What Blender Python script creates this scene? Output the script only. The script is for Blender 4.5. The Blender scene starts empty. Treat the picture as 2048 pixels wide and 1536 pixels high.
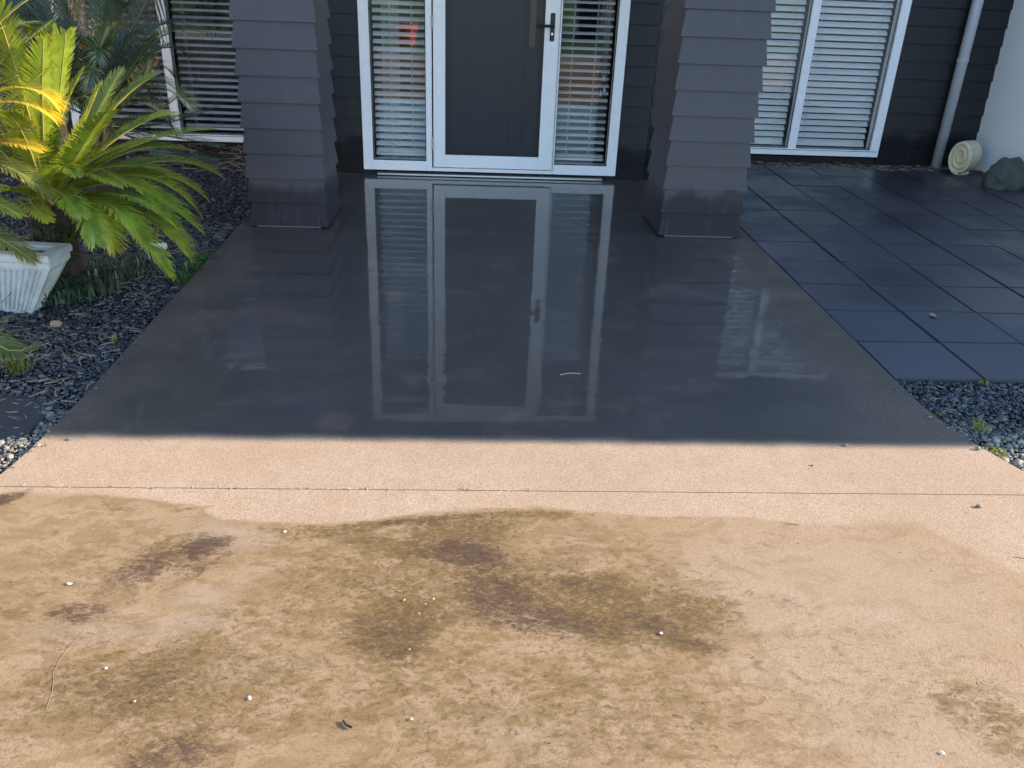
import bpy, bmesh, math, random
import numpy as np
from mathutils import Vector, Matrix, Quaternion, noise as mnoise

random.seed(7)
RNG = np.random.default_rng(11)
R = math.radians
scene = bpy.context.scene
COL = scene.collection

# ------------------------------------------------------------------ camera
CAM_YAW, CAM_PITCH, CAM_ROLL, CAM_F, CAM_H = R(3.332), R(26.269), R(-2.330), 1685.45, 1.47
cy, sy, cp, sp = math.cos(CAM_YAW), math.sin(CAM_YAW), math.cos(CAM_PITCH), math.sin(CAM_PITCH)
fw = Vector((sy * cp, cy * cp, -sp)); rt = Vector((cy, -sy, 0)); dn = fw.cross(rt)
cr, sr = math.cos(CAM_ROLL), math.sin(CAM_ROLL)
rt2 = rt * cr + dn * sr; dn2 = dn * cr - rt * sr
cam_data = bpy.data.cameras.new('camera')
cam_data.sensor_width = 36.0
cam_data.lens = 36.0 * CAM_F / 2048.0
cam_data.clip_start = 0.05
cam_data.clip_end = 600.0
cam = bpy.data.objects.new('camera', cam_data)
COL.objects.link(cam)
up = -dn2; bk = -fw
cam.matrix_world = Matrix(((rt2.x, up.x, bk.x, 0), (rt2.y, up.y, bk.y, 0), (rt2.z, up.z, bk.z, CAM_H), (0, 0, 0, 1)))
scene.camera = cam

# ------------------------------------------------------------------ sky, sun, exposure
SUN_EL = 22.0
world = bpy.data.worlds.new('World'); scene.world = world
world.use_nodes = True
wn = world.node_tree.nodes; wl = world.node_tree.links
sky = wn.new('ShaderNodeTexSky'); sky.sky_type = 'NISHITA'; sky.sun_disc = False
sky.sun_elevation = R(SUN_EL); sky.sun_rotation = R(90)
sky.air_density = 1.0; sky.dust_density = 0.25; sky.ozone_density = 2.2
bg = wn['Background']; bg.inputs['Strength'].default_value = 0.145
wl.new(sky.outputs[0], bg.inputs['Color'])

sun_d = bpy.data.lights.new('sun', 'SUN'); sun_d.energy = 2.6; sun_d.angle = R(0.36); sun_d.color = (1.0, 0.83, 0.63)
sun = bpy.data.objects.new('sun', sun_d); COL.objects.link(sun)
sun.rotation_euler = (0, R(90 - SUN_EL), 0); sun.location = (20, 4, 12)

scene.view_settings.view_transform = 'Standard'
scene.view_settings.look = 'None'
scene.view_settings.gamma = 1.0
scene.view_settings.use_curve_mapping = False
scene.view_settings.exposure = 2.2
scene.render.engine = 'CYCLES'

# ------------------------------------------------------------------ helpers
class MB:
    def __init__(s): s.v = []; s.f = []
    def add(s, vs, fs):
        o = len(s.v); s.v += [tuple(p) for p in vs]; s.f += [tuple(i + o for i in f) for f in fs]
    def box(s, a, b):
        (x0, y0, z0), (x1, y1, z1) = a, b
        s.add([(x0,y0,z0),(x1,y0,z0),(x1,y1,z0),(x0,y1,z0),(x0,y0,z1),(x1,y0,z1),(x1,y1,z1),(x0,y1,z1)],
              [(0,3,2,1),(4,5,6,7),(0,1,5,4),(1,2,6,5),(2,3,7,6),(3,0,4,7)])
    def tube(s, pts, rad, n=8, cap=True):
        pts = [Vector(p) for p in pts]
        if not hasattr(rad, '__len__'): rad = [rad] * len(pts)
        rings = []
        ref = Vector((0.123, 0.31, 1)).normalized()
        for i, p in enumerate(pts):
            d = (pts[min(i+1, len(pts)-1)] - pts[max(i-1, 0)]).normalized()
            a = d.cross(ref if abs(d.dot(ref)) < .95 else Vector((1, 0, 0))).normalized(); b = d.cross(a)
            rings.append([p + (a * math.cos(2*math.pi*k/n) + b * math.sin(2*math.pi*k/n)) * rad[i] for k in range(n)])
        vs = [q for r in rings for q in r]; fs = []
        for i in range(len(pts) - 1):
            for k in range(n):
                fs.append((i*n+k, i*n+(k+1) % n, (i+1)*n+(k+1) % n, (i+1)*n+k))
        if cap:
            fs.append(tuple(range(n-1, -1, -1))); fs.append(tuple(range((len(pts)-1)*n, len(pts)*n)))
        s.add(vs, fs)
    def mesh(s, name, mat, smooth=False, bevel=0):
        me = bpy.data.meshes.new(name); me.from_pydata(s.v, [], s.f)
        if bevel:
            bm = bmesh.new(); bm.from_mesh(me)
            bmesh.ops.bevel(bm, geom=[e for e in bm.edges if len(e.link_faces) == 2 and e.calc_face_angle(0) > .5], offset=bevel, segments=2, affect='EDGES', clamp_overlap=True)
            bm.to_mesh(me); bm.free()
        if mat: me.materials.append(mat)
        if smooth: me.shade_smooth()
        me.update(); return me
    def build(s, name, mat, parent=None, smooth=False, bevel=0):
        return place(name, s.mesh(name, mat, smooth, bevel), parent)

def origin_of(o):
    return Vector(o['origin_xyz']) if o is not None and 'origin_xyz' in o else Vector((0, 0, 0))
WORLD_OF = {}
def place(name, mesh, parent=None, loc=(0, 0, 0), rot=None, scale=None):
    o = bpy.data.objects.new(name, mesh); COL.objects.link(o)
    M = Matrix.Translation(Vector(loc))
    if rot is not None: M = M @ rot.to_matrix().to_4x4()
    if scale is not None: M = M @ Matrix.Diagonal((*scale, 1))
    WORLD_OF[o.name] = M
    if parent is not None:
        o.parent = parent
        o.matrix_basis = WORLD_OF[parent.name].inverted() @ M
    else:
        o.matrix_basis = M
    return o
def empty(name, loc):
    return place(name, None, None, loc)
def tag(o, label, cat, group=None):
    o['label'] = label; o['category'] = cat
    if group: o['group'] = group
    return o
def structure(o): o['kind'] = 'structure'; return o
def stuff(o, label=None, cat=None):
    o['kind'] = 'stuff'
    if label: o['label'] = label; o['category'] = cat
    return o
def one_box(name, a, b, mat, parent=None, bevel=0):
    m = MB(); m.box(a, b); return m.build(name, mat, parent, bevel=bevel)

# ------------------------------------------------------------------ materials
class NT:
    def __init__(s, name):
        s.m = bpy.data.materials.new(name); s.m.use_nodes = True
        s.t = s.m.node_tree; s.n = s.t.nodes; s.l = s.t.links
        s.p = s.n['Principled BSDF']; s.out = s.n['Material Output']
        s.geo = None
    def pos(s):
        if not s.geo: s.geo = s.n.new('ShaderNodeNewGeometry')
        return s.geo.outputs['Position']
    def local(s):
        t = s.n.new('ShaderNodeTexCoord'); return t.outputs['Object']
    def set(s, k, v):
        i = s.p.inputs[k]
        if hasattr(v, 'is_linked') or hasattr(v, 'links'): s.l.new(v, i)
        else: i.default_value = v
    def val(s, sock, v):
        if isinstance(v, bpy.types.NodeSocket): s.l.new(v, sock)
        else: sock.default_value = v
    def noise(s, scale, detail=4, rough=.55, vec=None, dist=0, out='Fac'):
        n = s.n.new('ShaderNodeTexNoise'); n.inputs['Scale'].default_value = scale; n.inputs['Detail'].default_value = detail
        n.inputs['Roughness'].default_value = rough; n.inputs['Distortion'].default_value = dist
        s.l.new(vec if vec else s.pos(), n.inputs['Vector']); return n.outputs[out]
    def scaled(s, vec, sc):
        n = s.n.new('ShaderNodeMapping'); n.inputs['Scale'].default_value = sc; s.l.new(vec, n.inputs['Vector']); return n.outputs[0]
    def ramp(s, fac, lo, hi, a=0., b=1.):
        n = s.n.new('ShaderNodeMapRange'); n.interpolation_type = 'SMOOTHSTEP'
        s.val(n.inputs['Value'], fac); s.val(n.inputs['From Min'], lo); s.val(n.inputs['From Max'], hi)
        n.inputs['To Min'].default_value = a; n.inputs['To Max'].default_value = b; return n.outputs[0]
    def mix(s, fac, a, b, mode='MIX'):
        n = s.n.new('ShaderNodeMix'); n.data_type = 'RGBA'; n.blend_type = mode
        s.val(n.inputs[0], fac)
        for i, c in ((6, a), (7, b)):
            if isinstance(c, bpy.types.NodeSocket): s.l.new(c, n.inputs[i])
            else: n.inputs[i].default_value = (*c, 1) if len(c) == 3 else c
        return n.outputs[2]
    def math(s, op, a, b=0.):
        n = s.n.new('ShaderNodeMath'); n.operation = op; s.val(n.inputs[0], a); s.val(n.inputs[1], b); return n.outputs[0]
    def attr(s, name, out='Fac'):
        n = s.n.new('ShaderNodeAttribute'); n.attribute_name = name; return n.outputs[out]
    def xyz(s, k):
        n = s.n.new('ShaderNodeSeparateXYZ'); s.l.new(s.pos(), n.inputs[0]); return n.outputs[k]
    def objrand(s):
        return s.n.new('ShaderNodeObjectInfo').outputs['Random']
    def bump(s, h, strength, dist=.002, normal=None):
        n = s.n.new('ShaderNodeBump'); s.val(n.inputs['Strength'], strength); n.inputs['Distance'].default_value = dist
        s.l.new(h, n.inputs['Height'])
        if normal: s.l.new(normal, n.inputs['Normal'])
        return n.outputs[0]

def simple(name, col, rough=.5, var=.12, scale=20, bump=0., metal=0., spec=None, bscale=None):
    t = NT(name)
    n = t.noise(scale, 5)
    a = tuple(c * (1 - var) for c in col); b = tuple(min(1, c * (1 + var)) for c in col)
    t.set('Base Color', t.mix(n, a, b)); t.set('Metallic', metal)
    t.set('Roughness', t.ramp(t.noise(scale * 2.3, 3), .3, .7, max(0, rough - .06), min(1, rough + .06)))
    if spec is not None: t.set('Specular IOR Level', spec)
    if bump: t.set('Normal', t.bump(t.noise(bscale or scale * 6, 3), bump))
    return t.m

def make_concrete(name, drive):
    t = NT(name)
    n1 = t.noise(1.7, 5, .6); n2 = t.noise(11, 5, .65); rv0 = t.n.new('ShaderNodeMapping'); rv0.inputs['Rotation'].default_value = (.4, .9, .5); t.l.new(t.pos(), rv0.inputs['Vector'])
    n3 = t.noise(170, 4, .75, rv0.outputs[0], .3); n4 = t.noise(420, 2, .6)
    base = t.mix(t.ramp(n1, .3, .7), (.43, .295, .190), (.49, .345, .23))
    base = t.mix(t.ramp(n2, .35, .7), base, t.mix(.5, base, (.38, .255, .155)))
    sp = t.ramp(n3, .36, .62)
    base = t.mix(t.math('MULTIPLY', t.math('SUBTRACT', 1., sp), .68), base, (.19, .125, .07))
    base = t.mix(t.ramp(n4, .56, .72, 0, .5), base, (.66, .52, .38))
    if drive:
        g = t.attr('grime'); b = t.attr('moss'); d = t.attr('dark'); mv = t.attr('damp')
        vec = t.scaled(t.pos(), (1.0, 1.6, 1))
        def cover(amount, scale, soft, off, dist=.7, rough=.72):
            """patches whose density follows the amount: sharp, speckled edges"""
            o = t.n.new('ShaderNodeMapping'); o.inputs['Location'].default_value = (off, off * .7, 0); t.l.new(vec, o.inputs['Vector'])
            n = t.ramp(t.noise(scale, 10, rough, o.outputs[0], dist), .30, .70)
            th = t.math('SUBTRACT', 1., amount)
            return t.math('MULTIPLY', t.ramp(t.math('SUBTRACT', n, th), -soft, soft), t.ramp(amount, 0, .12))
        # general brown film over everything not yet washed
        base = t.mix(t.math('MULTIPLY', g, t.ramp(t.noise(5, 8, .7, vec, .4), .3, .7, .55, 1.)), base, t.mix(.92, base, (.265, .165, .074)))
        base = t.mix(t.math('MULTIPLY', t.math('MULTIPLY', g, cover(t.math('MULTIPLY', g, .48), 9, .16, 3.1)), .55), base, (.192, .116, .046))
        base = t.mix(t.math('MULTIPLY', mv, .62), base, (.325, .235, .16))
        m1 = cover(t.math('MULTIPLY', b, .80), 16, .30, 0.)
        m2 = cover(t.math('MULTIPLY', b, .62), 48, .30, 7.7, .9, .78)
        base = t.mix(t.math('MULTIPLY', m1, .70), base, (.158, .097, .028))
        base = t.mix(t.math('MULTIPLY', m2, .80), base, (.094, .056, .019))
        d1 = cover(t.math('MULTIPLY', d, .78), 26, .28, 12.3, .9)
        d2 = cover(t.math('MULTIPLY', d, .66), 75, .32, 21.9, .9, .8)
        base = t.mix(t.math('MULTIPLY', d1, .76), base, (.080, .043, .025))
        base = t.mix(t.math('MULTIPLY', d2, .72), base, (.052, .031, .018))
        t.set('Roughness', .82)
        rv = t.n.new('ShaderNodeMapping'); rv.inputs['Rotation'].default_value = (.7, .5, .65); t.l.new(t.pos(), rv.inputs['Vector'])
        h = t.math('ADD', t.noise(230, 3, .65, rv.outputs[0], .4), t.math('MULTIPLY', t.noise(60, 4, .6, rv.outputs[0]), .9))
        t.set('Base Color', base); t.set('Normal', t.bump(h, .45, .0022)); t.set('Specular IOR Level', .25)
        return t.m
    # porch slab: washed down, still wet except for the strip next to the driveway
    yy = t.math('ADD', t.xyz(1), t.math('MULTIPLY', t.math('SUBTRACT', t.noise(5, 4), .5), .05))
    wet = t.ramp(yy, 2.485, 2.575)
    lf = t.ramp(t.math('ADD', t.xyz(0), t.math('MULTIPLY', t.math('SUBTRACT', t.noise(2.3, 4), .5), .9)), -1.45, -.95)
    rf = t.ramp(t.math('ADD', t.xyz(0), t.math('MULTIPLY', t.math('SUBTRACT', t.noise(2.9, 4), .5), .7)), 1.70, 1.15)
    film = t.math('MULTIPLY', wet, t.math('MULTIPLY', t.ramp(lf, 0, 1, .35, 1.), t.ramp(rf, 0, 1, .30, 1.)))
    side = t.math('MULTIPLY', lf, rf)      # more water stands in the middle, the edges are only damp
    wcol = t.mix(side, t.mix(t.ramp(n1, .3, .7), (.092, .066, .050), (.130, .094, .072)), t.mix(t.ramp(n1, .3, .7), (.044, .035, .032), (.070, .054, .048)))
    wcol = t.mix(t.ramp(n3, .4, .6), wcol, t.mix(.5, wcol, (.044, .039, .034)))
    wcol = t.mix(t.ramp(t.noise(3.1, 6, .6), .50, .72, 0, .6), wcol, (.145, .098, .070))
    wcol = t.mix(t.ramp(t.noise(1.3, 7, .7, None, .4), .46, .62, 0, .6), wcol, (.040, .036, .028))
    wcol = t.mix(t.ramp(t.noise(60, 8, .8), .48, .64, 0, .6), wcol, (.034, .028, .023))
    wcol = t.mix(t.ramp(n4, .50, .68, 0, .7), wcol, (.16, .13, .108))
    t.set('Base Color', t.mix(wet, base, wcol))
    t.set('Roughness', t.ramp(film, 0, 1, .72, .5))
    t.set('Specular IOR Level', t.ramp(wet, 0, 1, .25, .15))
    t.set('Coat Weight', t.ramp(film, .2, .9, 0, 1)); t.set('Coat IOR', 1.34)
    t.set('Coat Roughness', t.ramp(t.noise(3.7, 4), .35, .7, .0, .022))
    grain = t.bump(t.noise(260, 4, .7), t.ramp(film, 0, 1, .5, .25), .002)
    t.set('Normal', grain)
    # ripples in the water film: broad trowel waves plus short cross ripples
    def film_slope(sc, amt):
        n = t.noise(1., 2, .5, t.scaled(t.pos(), sc), 0, 'Color')
        v = t.n.new('ShaderNodeVectorMath'); v.operation = 'SUBTRACT'; t.l.new(n, v.inputs[0]); v.inputs[1].default_value = (.5, .5, .5)
        w = t.n.new('ShaderNodeVectorMath'); w.operation = 'MULTIPLY'; t.l.new(v.outputs[0], w.inputs[0]); w.inputs[1].default_value = amt
        return w.outputs[0]
    def vadd(p, q):
        v = t.n.new('ShaderNodeVectorMath'); v.operation = 'ADD'
        for i, k in enumerate((p, q)):
            if isinstance(k, tuple): v.inputs[i].default_value = k
            else: t.l.new(k, v.inputs[i])
        return v.outputs[0]
    nv = vadd(vadd(film_slope((16, 48, 1), (.036, .009, 0)), film_slope((3, 5, 1), (.010, .004, 0))), (0., 0., 1.))
    nn = t.n.new('ShaderNodeVectorMath'); nn.operation = 'NORMALIZE'; t.l.new(nv, nn.inputs[0])
    t.l.new(nn.outputs[0], t.p.inputs['Coat Normal'])
    return t.m

def make_painted_board(name, col, wetz=.32):
    t = NT(name)
    r = t.objrand()
    c = t.mix(t.ramp(t.noise(3, 5), .3, .7), tuple(x * .93 for x in col), tuple(x * 1.05 for x in col))
    c = t.mix(t.math('MULTIPLY', r, .32), c, tuple(x * .6 for x in col))
    z = t.math('ADD', t.xyz(2), t.math('MULTIPLY', t.math('SUBTRACT', t.noise(6, 4), .5), .22))
    wet = t.ramp(z, wetz, wetz - .12)
    c = t.mix(t.math('MULTIPLY', wet, .75), c, tuple(x * .34 for x in col))
    streak = t.ramp(t.noise(1., 6, .65, t.scaled(t.pos(), (22, 22, 2.2))), .52, .72, 0, .35)
    c = t.mix(streak, c, tuple(x * 1.35 + .006 for x in col))
    dust = t.ramp(t.noise(30, 6, .7), .60, .75, 0, .22)
    c = t.mix(dust, c, (.10, .09, .075))
    t.set('Base Color', c); t.set('Specular IOR Level', t.ramp(wet, 0, 1, .45, .22))
    t.set('Roughness', t.ramp(wet, 0, 1, .44, .5))
    vec = t.scaled(t.pos(), (3, 3, 60))
    t.set('Normal', t.bump(t.noise(9, 4, .6, vec), .06, .001))
    return t.m

def make_glass():
    t = NT('window_glass')
    t.n.remove(t.p)
    tr = t.n.new('ShaderNodeBsdfTransparent'); tr.inputs[0].default_value = (.98, .985, .985, 1)
    gl = t.n.new('ShaderNodeBsdfGlossy'); gl.inputs['Roughness'].default_value = .0
    fr = t.n.new('ShaderNodeFresnel'); fr.inputs['IOR'].default_value = 1.52
    t.l.new(t.bump(t.noise(1.6, 1), .03, .004), gl.inputs['Normal'])
    f2 = t.math('MULTIPLY', fr.outputs[0], 1.25)
    mx = t.n.new('ShaderNodeMixShader'); t.l.new(f2, mx.inputs[0]); t.l.new(tr.outputs[0], mx.inputs[1]); t.l.new(gl.outputs[0], mx.inputs[2])
    t.l.new(mx.outputs[0], t.out.inputs[0]); return t.m

def make_leaf(name, base, tipc, old, tr=.35, tipamt=.7):
    t = NT(name); t.n.remove(t.p)
    r = t.objrand()
    c = t.mix(t.ramp(t.noise(18, 4), .3, .7), tuple(x * .75 for x in base), tuple(min(1, x * 1.25) for x in base))
    c = t.mix(t.ramp(r, .35, 1., 0, .45), c, old)
    u = t.attr('u'); n = t.noise(35, 3)
    c = t.mix(t.math('MULTIPLY', t.ramp(t.math('ADD', u, t.math('MULTIPLY', t.math('SUBTRACT', n, .5), .5)), .72, 1.05), tipamt), c, tipc)
    d = t.n.new('ShaderNodeBsdfPrincipled'); t.l.new(c, d.inputs['Base Color']); d.inputs['Roughness'].default_value = .38
    tl = t.n.new('ShaderNodeBsdfTranslucent')
    t.l.new(t.mix(1., c, (1.5, 1.5, .7), 'MULTIPLY'), tl.inputs[0])
    mx = t.n.new('ShaderNodeMixShader'); mx.inputs[0].default_value = tr
    t.l.new(d.outputs[0], mx.inputs[1]); t.l.new(tl.outputs[0], mx.inputs[2]); t.l.new(mx.outputs[0], t.out.inputs[0])
    return t.m

def make_gravel():
    t = NT('gravel_stone')
    a = t.attr('tone')
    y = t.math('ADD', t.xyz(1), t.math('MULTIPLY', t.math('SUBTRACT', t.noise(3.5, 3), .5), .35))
    dry = t.ramp(y, 2.85, 2.52)          # stones turn from dark near the house to pale by the driveway
    darkc = t.mix(a, (.011, .013, .016), (.13, .135, .14))
    palec = t.mix(a, (.13, .115, .09), (.46, .42, .34))
    t.set('Base Color', t.mix(dry, darkc, palec))
    t.set('Roughness', t.ramp(dry, 0, 1, .34, .8))
    return t.m

M = {}
M['flashing'] = simple('dull_base_flashing', (.13, .13, .14), .5, .2, 30)
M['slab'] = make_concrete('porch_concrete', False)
M['drive'] = make_concrete('driveway_concrete', True)
M['board'] = make_painted_board('charcoal_paint_shaded', (.0105, .0100, .0125))  # same paint as the columns, darkened for the shade under porch and eave
M['board_lit'] = make_painted_board('charcoal_paint_lit', (.036, .0305, .040))  # same paint again, lightened for the open light on the columns
M['wallback'] = simple('wall_wrap', (.02, .02, .022), .9)
M['white'] = simple('white_powdercoat', (.87, .86, .86), .28, .012, 3)
M['slat'] = simple('blind_slat_white', (.91, .90, .90), .4, .02, 3)
M['cord'] = simple('blind_cord', (.6, .62, .64), .7, .05)
M['glass'] = make_glass()
M['door'] = simple('door_charcoal', (.060, .062, .082), .42, .12, 7, .05)
M['rubber'] = simple('black_gasket', (.012, .012, .013), .5)
M['blackmetal'] = simple('black_metal', (.006, .006, .007), .5, .1, 30)
M['steel'] = simple('bright_steel', (.55, .55, .56), .3, .05, 30, metal=1.)
M['wood'] = simple('handle_timber', (.42, .27, .15), .45, .2, 30)
M['alu'] = simple('aluminium_strip', (.45, .46, .48), .38, .15, 40, metal=.9)
M['pipe'] = simple('downpipe_grey', (.42, .42, .45), .4, .06, 8)
M['render'] = simple('white_render', (.86, .85, .83), .85, .04, 2.2, .25, bscale=160)
M['gravel'] = make_gravel()
M['soil'] = simple('dark_soil', (.018, .016, .013), .9, .5, 12, .6, bscale=60)
M['mat'] = simple('weed_mat', (.022, .022, .024), .75, .25, 60, .4, bscale=300)
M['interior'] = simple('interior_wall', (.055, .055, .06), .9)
M['curtain'] = simple('pale_curtain', (.42, .40, .36), .9, .15, 5)
M['soffit'] = simple('soffit_grey', (.34, .34, .34), .7, .05)
M['fascia'] = simple('fascia_charcoal', (.05, .05, .055), .4)
M['roof'] = simple('roof_dark', (.06, .06, .062), .6, .2, 10)
M['fence'] = simple('weathered_timber', (.30, .215, .135), .8, .3, 9, .3)
M['grass'] = simple('lawn_green', (.085, .13, .03), .9, .4, 4, .5, bscale=60)
M['path'] = simple('footpath_concrete', (.36, .31, .25), .85, .12, 6, .3)
M['asphalt'] = simple('asphalt', (.055, .055, .058), .85, .2, 40, .4)
M['stem'] = simple('cycad_bark', (.030, .022, .014), .95, .6, 40, 1., bscale=50)
M['rachis'] = simple('frond_stalk', (.28, .24, .07), .45, .25, 15)
M['rachis_dark'] = simple('frond_stalk_dark', (.08, .09, .035), .5, .25, 15)
M['leaf_front'] = make_leaf('frond_yellow_green', (.20, .27, .028), (.60, .46, .05), (.40, .36, .03), .44, .5)
M['leaf_dead'] = make_leaf('frond_yellowed', (.62, .46, .04), (.60, .32, .03), (.55, .38, .03), .35, .5)
M['leaf_mid'] = make_leaf('frond_olive', (.12, .14, .035), (.50, .30, .08), (.18, .17, .045), .28, .8)
M['leaf_back'] = make_leaf('frond_blue_green', (.065, .095, .060), (.10, .13, .08), (.075, .10, .05), .22, .3)
M['leaf_back_tip'] = make_leaf('frond_blue_green_scorched', (.045, .070, .04), (.50, .26, .06), (.06, .07, .03), .22, .95)
M['leaf_palm'] = make_leaf('palm_dark_green', (.035, .052, .03), (.07, .07, .03), (.04, .05, .025), .15, .3)
M['weed'] = make_leaf('weed_green', (.06, .12, .03), (.14, .16, .04), (.07, .11, .03), .3, .4)
M['weedy'] = make_leaf('weed_yellow_green', (.20, .21, .05), (.30, .28, .08), (.16, .18, .05), .3, .4)
M['litter'] = simple('dry_leaf_litter', (.29, .225, .145), .85, .6, 14)
M['bark'] = simple('bark_mulch', (.075, .045, .028), .9, .6, 25)
M['boulder'] = simple('mossy_boulder', (.058, .066, .052), .85, .5, 14, .9, bscale=40)
M['plastic_white'] = simple('white_plastic', (.7, .72, .74), .4, .05)
M['deadleaf'] = simple('brown_leaf', (.30, .17, .10), .8, .3, 30)
M['paleleaf'] = simple('pale_chip', (.75, .72, .64), .6, .1, 30)
M['yellowleaf'] = simple('yellow_leaf', (.55, .45, .12), .6, .15, 30)
M['stone'] = simple('grey_pebble', (.13, .125, .115), .7, .3, 60)
M['strawm'] = simple('straw_stem', (.42, .30, .15), .7, .2, 40)

def make_paver():
    t = NT('charcoal_paver')
    r = t.objrand()
    c = t.mix(t.noise(4, 5, .6), (.028, .025, .032), (.044, .039, .048))
    c = t.mix(t.ramp(r, .1, .9), t.mix(.7, c, (.043, .043, .05)), t.mix(.4, c, (.064, .055, .068)))
    c = t.mix(t.ramp(t.noise(140, 3, .7), .45, .7, 0, .35), c, (.028, .03, .034))
    damp = t.ramp(t.noise(1.1, 4), .42, .62)
    t.set('Base Color', t.mix(t.math('MULTIPLY', damp, .5), c, (.032, .034, .04)))
    t.set('Roughness', t.ramp(damp, 0, 1, .55, .34))
    t.set('Normal', t.bump(t.noise(220, 3, .7), .3, .0012)); return t.m
M['paver'] = make_paver()

def make_pot():
    t = NT('weathered_white_pot')
    n = t.noise(7, 5, .65)
    c = t.mix(t.ramp(n, .35, .7), (.55, .575, .60), (.40, .43, .41))
    z = t.ramp(t.xyz(2), .10, -.04)
    c = t.mix(t.math('MULTIPLY', t.ramp(t.noise(16, 6, .7), .35, .7), t.ramp(z, 0, 1, .15, .75)), c, (.22, .26, .19))
    t.set('Base Color', c); t.set('Roughness', .7); t.set('Normal', t.bump(t.noise(90, 4), .2)); return t.m
M['pot'] = make_pot()
def make_cream():
    t = NT('cream_cast_stone')
    c = t.mix(t.noise(14, 5, .6), (.50, .43, .27), (.66, .58, .40))
    c = t.mix(t.ramp(t.noise(9, 5), .55, .75, 0, .6), c, (.33, .33, .22))
    t.set('Base Color', c); t.set('Roughness', .8); t.set('Normal', t.bump(t.noise(120, 4), .3)); return t.m
M['cream'] = make_cream()
def make_mesh_screen():
    t = NT('security_mesh'); t.n.remove(t.p)
    tr = t.n.new('ShaderNodeBsdfTransparent')
    d = t.n.new('ShaderNodeBsdfPrincipled'); d.inputs['Base Color'].default_value = (.028, .029, .037, 1); d.inputs['Roughness'].default_value = .4
    n = t.noise(900, 1)
    mx = t.n.new('ShaderNodeMixShader'); t.l.new(t.ramp(n, .3, .7, .28, .42), mx.inputs[0])
    t.l.new(tr.outputs[0], mx.inputs[1]); t.l.new(d.outputs[0], mx.inputs[2]); t.l.new(mx.outputs[0], t.out.inputs[0]); return t.m
M['screen'] = make_mesh_screen()

# ------------------------------------------------------------------ ground, road, paths
def sheet(name, x0, x1, y0, y1, z, mat, depth=.0):
    m = MB()
    if depth: m.box((x0, y0, z - depth), (x1, y1, z))
    else: m.add([(x0,y0,z),(x1,y0,z),(x1,y1,z),(x0,y1,z)], [(0,1,2,3)])
    return structure(m.build(name, mat))
sheet('ground', -150, 150, -150, 150, -.12, M['grass'])
sheet('footpath', -60, 60, -4.3, -2.75, -.004, M['path'], .1)
sheet('grass_verge', -60, 60, -7.2, -4.3, -.02, M['grass'], .08)
sheet('road', -80, 80, -11.0, -7.35, -.105, M['asphalt'])
sheet('kerb', -60, 60, -7.35, -7.2, .0, M['path'], .115)
sheet('far_lawn', -80, 80, -60, -11.2, -.03, M['grass'], .08)
sheet('garden_soil', -6.0, 4.56, 2.2245, 7.72, -.055, M['soil'], .05)

sheet('added_dark_bed', -6.4, -2.505, -2.7, 2.2, -.03, M['soil'], .08)  # unseen dark sheet, added to darken the reflection in the left window
# value noise on numpy arrays
def vnoise(x, y, seed=0):
    xi = np.floor(x).astype(np.int64); yi = np.floor(y).astype(np.int64); fx = x - xi; fy = y - yi
    def h(a, b):
        n = (a * 374761393 + b * 668265263 + seed * 69069) & 0x7fffffff
        n = ((n ^ (n >> 13)) * 1274126177) & 0x7fffffff
        return ((n ^ (n >> 16)) & 0xffff) / 65535.0
    u = fx * fx * (3 - 2 * fx); v = fy * fy * (3 - 2 * fy)
    return (h(xi, yi) * (1 - u) + h(xi + 1, yi) * u) * (1 - v) + (h(xi, yi + 1) * (1 - u) + h(xi + 1, yi + 1) * u) * v
def fbm(x, y, s, oct=5, seed=0, g=.55):
    a = 1; t = 0; w = 0
    for o in range(oct):
        t = t + a * vnoise(x * s, y * s, seed + o); w += a; a *= g; s *= 2.03
    return t / w
def sst(a, b, x):
    t = np.clip((x - a) / (b - a), 0, 1); return t * t * (3 - 2 * t)

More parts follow.
